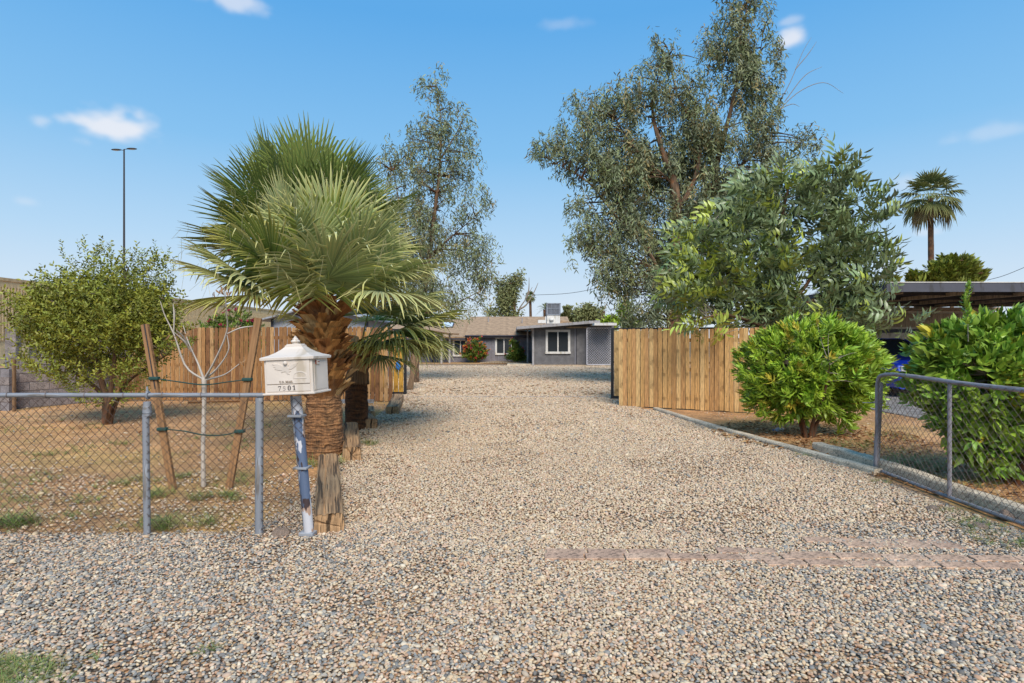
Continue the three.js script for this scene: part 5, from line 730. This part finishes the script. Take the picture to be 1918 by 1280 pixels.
// ================================================================== carport, neighbour wall, blue car
{
  const Zf = 14.5, x0 = X(1660, Zf), y1 = Yh(530, Zf), y0 = Yh(547, Zf), W = 9, Dp = 7.5, t = thing('carport', 'dark flat roofed carport behind the citrus shrub', 'carport', [x0, 0, -Zf]); part(t, 'roof', box(W - .04, .05, Dp, W / 2, y1 - .06, -Dp / 2 - .02), M.carportIn); part(t, 'fascia', box(W, y1 - y0, .04, W / 2, (y0 + y1) / 2, 0), M.carport); part(t, 'side_fascia', box(.04, y1 - y0, Dp, 0, (y0 + y1) / 2, -Dp / 2 - .02), M.carport); part(t, 'drip_edge', box(W + .06, .02, .07, W / 2, y1 + .012, 0), M.white);
  for (let i = 0; i < 4; i++) part(t, 'purlin', box(W - .1, .11, .045, W / 2, y1 - .16, -1.2 - i * 1.7), M.carportIn); for (let i = 0; i < 5; i++) part(t, 'rafter', beam(V(.6 + i * 1.8, y1 - .2, -.3), V(.3 + i * 1.8, y1 - .2, -Dp + .2), .05, .10), M.plank);
  for (const [px, pz] of [[.5, -Dp + 1.2], [.12, -Dp + .3], [W - .3, -.35], [4.6, -.35]]) part(t, 'post', box(.09, y0, .09, px, y0 / 2, pz), M.carport);
  const n = thing('neighbour_house', 'cream wall of the house under the dark carport', 'house', [x0, 0, -Zf - Dp - .4]); part(n, 'wall', box(9, 2.7, .2, 4.6, 1.35, 0), M.cream); part(n, 'siding_band', box(9, .14, .06, 4.6, 1.95, .13), M.carport); part(n, 'gable', box(9, .5, .1, 4.6, 2.35, .16), M.plank); part(n, 'door', box(.9, 2.0, .06, 1.4, 1, .13), M.white); part(n, 'low_roof', box(9.2, .12, 5, 4.6, 2.78, -2.2), M.shingle);
  struct('carport_slab', box(12, .03, 12, 0, .0, 0), M.slab, [x0 + 4.9, .004, -Zf - 1.6], 'grey concrete slab under the carport');
}
{
  const Zc = 16.0, t = thing('car', 'blue car parked under the dark carport', 'car', [X(1745, Zc), 0, -Zc], 0);      // nose towards the street, local +z
  const prof = [[0, .30], [.02, .62], [.10, .86], [.30, .98], [1.1, 1.10], [1.2, 1.12], [4.2, 1.12], [4.35, 1.0], [4.4, .55], [4.35, .3]]; const s = new THREE.Shape(); prof.forEach(([z, y], i) => i ? s.lineTo(z, y) : s.moveTo(z, y)); const g = new THREE.ExtrudeGeometry(s, { depth: 1.62, bevelEnabled: true, bevelSize: .05, bevelThickness: .09, bevelSegments: 4 }).translate(0, 0, -.81).rotateY(Math.PI / 2); part(t, 'body', g, M.car);
  const c = [[1.15, 1.12], [1.85, 1.56], [2.2, 1.62], [3.5, 1.60], [4.15, 1.14]]; const cs = new THREE.Shape(); c.forEach(([z, y], i) => i ? cs.lineTo(z, y) : cs.moveTo(z, y)); const cg = new THREE.ExtrudeGeometry(cs, { depth: 1.5, bevelEnabled: true, bevelSize: .03, bevelThickness: .04, bevelSegments: 3 }).translate(0, 0, -.75).rotateY(Math.PI / 2); const p = cg.attributes.position; for (let i = 0; i < p.count; i++) { const k = 1 - .28 * sstep(1.12, 1.62, p.getY(i)); p.setX(i, p.getX(i) * k); } cg.computeVertexNormals(); part(t, 'glasshouse', cg, M.glass);
  part(t, 'roof_panel', rbox(1.10, .05, 1.5, .02, 0, 1.625, -2.85), M.car); for (const k of [-1, 1]) { part(t, 'pillar', beam(V(k * .76, 1.12, -1.18), V(k * .57, 1.60, -1.95), .07, .06), M.car); part(t, 'pillar', beam(V(k * .76, 1.12, -4.12), V(k * .57, 1.60, -3.5), .09, .06), M.car); part(t, 'headlight', rbox(.42, .16, .12, .03, k * .62, .80, -.04), M.lens); const mr = part(t, 'mirror', rbox(.2, .13, .1, .03, k * 1.0, 1.14, -1.35), M.car); for (const z of [-.85, -3.5]) { const wl = part(t, 'wheel', cyl(.33, .33, .22, 24).rotateZ(Math.PI / 2).translate(k * .80, .33, z), M.tyre); part(wl, 'rim', cyl(.21, .21, .03, 18).rotateZ(Math.PI / 2).translate(k * .915, .33, z), M.rim); } }
  part(t, 'grille', rbox(.8, .18, .06, .02, 0, .66, .03), M.dark); part(t, 'bumper', rbox(1.66, .2, .14, .05, 0, .40, .02), M.car);
}

// ================================================================== far trees, palms, wires
function farPalm(label, Z, cx, cy, r, trunkR, seed, pal) { const cyM = Yh(cy, Z), t = thing('tall_palm', label, 'palm tree', [X(cx, Z), 0, -Z]), R = rng(seed), rm = r * Z / F; part(t, 'trunk', tube([V(.25, 0, 0), V(.1, cyM * .5, 0), V(0, cyM, 0)], [trunkR * 1.15, trunkR, trunkR * .9], 10, 20, .06, seed), M.barkD); const C0 = V(0, cyM, 0); for (let k = 0; k < 34; k++) { const f = k / 33, az = k * 2.39996, el = lerp(1.4, -.75, f); addFrond(t, C0, az, el, rm * .48, rm * .50, 16, 1.5, lerp(.15, .9, f), seed + k, f > .92 ? { a: [.16, .12, .05], b: [.22, .16, .07], y: [.3, .22, .1], dry: .8 } : palDark, lerp(.1, .7, f)); } }
farPalm('tall single palm rising beyond the dark carport', 60, 1743, 372, 62, .27, 801);
farPalm('small distant palm beside the leafy tree beyond the roof', 75, 993, 556, 13, .18, 841);
function datePalm(label, Z, cx, cy, r, seed, baseY) { const cyM = Yh(cy, Z), t = thing('date_palm', label, 'palm tree', [X(cx, Z), 0, -Z]), rm = r * Z / F, R = rng(seed); part(t, 'trunk', tube([V(0, 0, 0), V(0, cyM * .5, 0), V(0, cyM, 0)], [.35, .3, .3], 9, 12, .2, seed), M.barkD); for (let k = 0; k < 26; k++) { const az = k * 2.39996, el = lerp(1.35, -.35, k / 25), d = fanDir(az, el), pos = [], idx = []; const side = V(Math.cos(az), 0, -Math.sin(az)); const n = 12; for (let i = 0; i <= n; i++) { const f = i / n, c = V(0, cyM, 0).addScaledVector(d, rm * f); c.y -= rm * .5 * f * f; const w = rm * .16 * Math.sin(Math.PI * (.12 + .8 * f)); for (const s of [-1, 1]) { const b = pos.length / 3, tip = c.clone().addScaledVector(side, s * w).addScaledVector(d, rm * .12).add(V(0, w * .2, 0)), c2 = c.clone().addScaledVector(d, rm * .045); pos.push(c.x, c.y, c.z, tip.x, tip.y, tip.z, c2.x, c2.y, c2.z); idx.push(b, b + 1, b + 2); } } const g = new THREE.BufferGeometry(); g.setAttribute('position', new THREE.Float32BufferAttribute(pos, 3)); g.setIndex(idx); g.computeVertexNormals(); part(t, 'frond', g, M.leafFar); } }
datePalm('distant date palm half hidden by the rooftop cooler', 70, 1022, 580, 22, 861); datePalm('distant date palm at the end of the far tree row', 66, 1129, 583, 17, 871);
function farTree(name, label, Z, cx, blobs, n, seed, scale, mat, spray) { const t = thing(name, label, 'tree', [X(cx, Z), 0, -Z]), o = t.position, R = rng(seed), top = blobs.reduce((a, b) => Math.min(a, b[1]), 999); const S = sampleBlobs(blobs, n, Z, seed, .45, .43); S.forEach(e => e.p.sub(o)); const stems = [[V(0, 0, 0), at(cx, 620, Z).sub(o), at(cx + 2, lerp(620, top, .5), Z).sub(o), at(cx, top + 6, Z).sub(o)]]; part(t, 'trunk', join([tube(stems[0], [.28, .2, .12, .04], 7, 14, .1, seed), ...limbSet(stems, S.filter((_, i) => i % 10 === 0), .07, seed)]), M.barkG); instanced(t, 'foliage', spray, mat, S.map(e => ({ p: e.p, q: quatTo(V(e.dir.x, .6, e.dir.z), R() * 6), s: scale * (.7 + R() * .6) })), () => { const k = .6 + R() * .7; return [k * (.95 + R() * .2), k, k]; }); return t; }
const clump = [1, 2, 3].map(k => rosette(12, .16, .07, 900 + k, 1, .3)), loose = [1, 2, 3].map(k => hangSpray(12, .14, .06, .55, 920 + k, 1.2));
farTree('leafy_tree', 'loose leafy tree rising beyond the shingle roof', 55, 962, [[945, 555, 26, 30], [962, 530, 20, 26], [975, 515, 8, 12], [925, 585, 22, 14], [955, 590, 30, 16], [935, 530, 12, 14]], 430, 911, 1.7, M.leafFar, loose);
farTree('leafy_tree', 'low grey green tree beyond the rooftop cooler', 62, 1100, [[1100, 582, 22, 12], [1085, 590, 20, 12], [1115, 592, 16, 12]], 300, 921, 2.0, M.leafFar, loose);
farTree('leafy_tree', 'broken topped dark tree right of the rooftop cooler', 64, 1065, [[1062, 580, 12, 10], [1055, 592, 16, 10], [1075, 596, 14, 8], [1068, 573, 5, 5]], 150, 931, 2.4, M.leafFar, clump);
farTree('leafy_tree', 'pale green bushy tree between wing and date palm', 58, 1148, [[1148, 600, 18, 10], [1135, 604, 16, 8]], 200, 941, 2.6, M.leafLime, clump);
farTree('pine_tree', 'dark rounded pine behind the tall single palm', 52, 1782, [[1790, 500, 50, 24], [1760, 508, 42, 20], [1825, 515, 26, 18], [1715, 516, 26, 14], [1790, 520, 60, 16], [1770, 486, 16, 10], [1810, 488, 16, 10]], 900, 951, 3.0, M.leafBush, clump);
farTree('pine_tree', 'small pine top beside the dark carport corner', 52, 1672, [[1672, 522, 14, 8]], 90, 961, 2.6, M.leafBush, clump);
farTree('leafy_tree', 'green garden tree behind the pale fence and gate post', 30, 1172, [[1172, 585, 14, 24], [1180, 605, 16, 14]], 200, 971, 1.6, M.leafLime, clump);
{
  const wire = (label, pts, r) => solo('power_line', label, 'cable', tube(pts, [r, r], 4, 24), M.cable);
  wire('thin sagging power line above the front wing', [at(1000, 553, 60), at(1070, 549, 50), at(1135, 534, 42), at(1250, 470, 30)], .02); wire('thin power line running up behind the citrus shrub', [at(1850, 525, 40), at(1885, 515, 38), at(1990, 470, 34)], .018); wire('slack cable dropping beside the front wing roof', [at(1141, 605, 40), at(1155, 580, 40), at(1168, 555, 40)], .012);
  const dt = thing('bare_tree', 'leafless grey branching tree beyond the roof', 'tree', [X(972, 56), 0, -56]), o = dt.position; part(dt, 'trunk', join([[[970, 592], [972, 580], [985, 560], [997, 538]], [[972, 580], [985, 572], [1000, 548], [1008, 530]], [[985, 560], [990, 545], [991, 520]]].map((b, i) => tube(b.map(([px, py]) => at(px, py, 56).sub(o)), [.10, .06, .02], 5, 12, .1, i))), M.twig); part(dt, 'lower_trunk', rod(V(0, 0, 0), at(970, 592, 56).sub(o), .14, 7), M.twig);
}
scene.traverse(o => { if (o.isMesh) shadow(o); });
renderer.render(scene, camera);
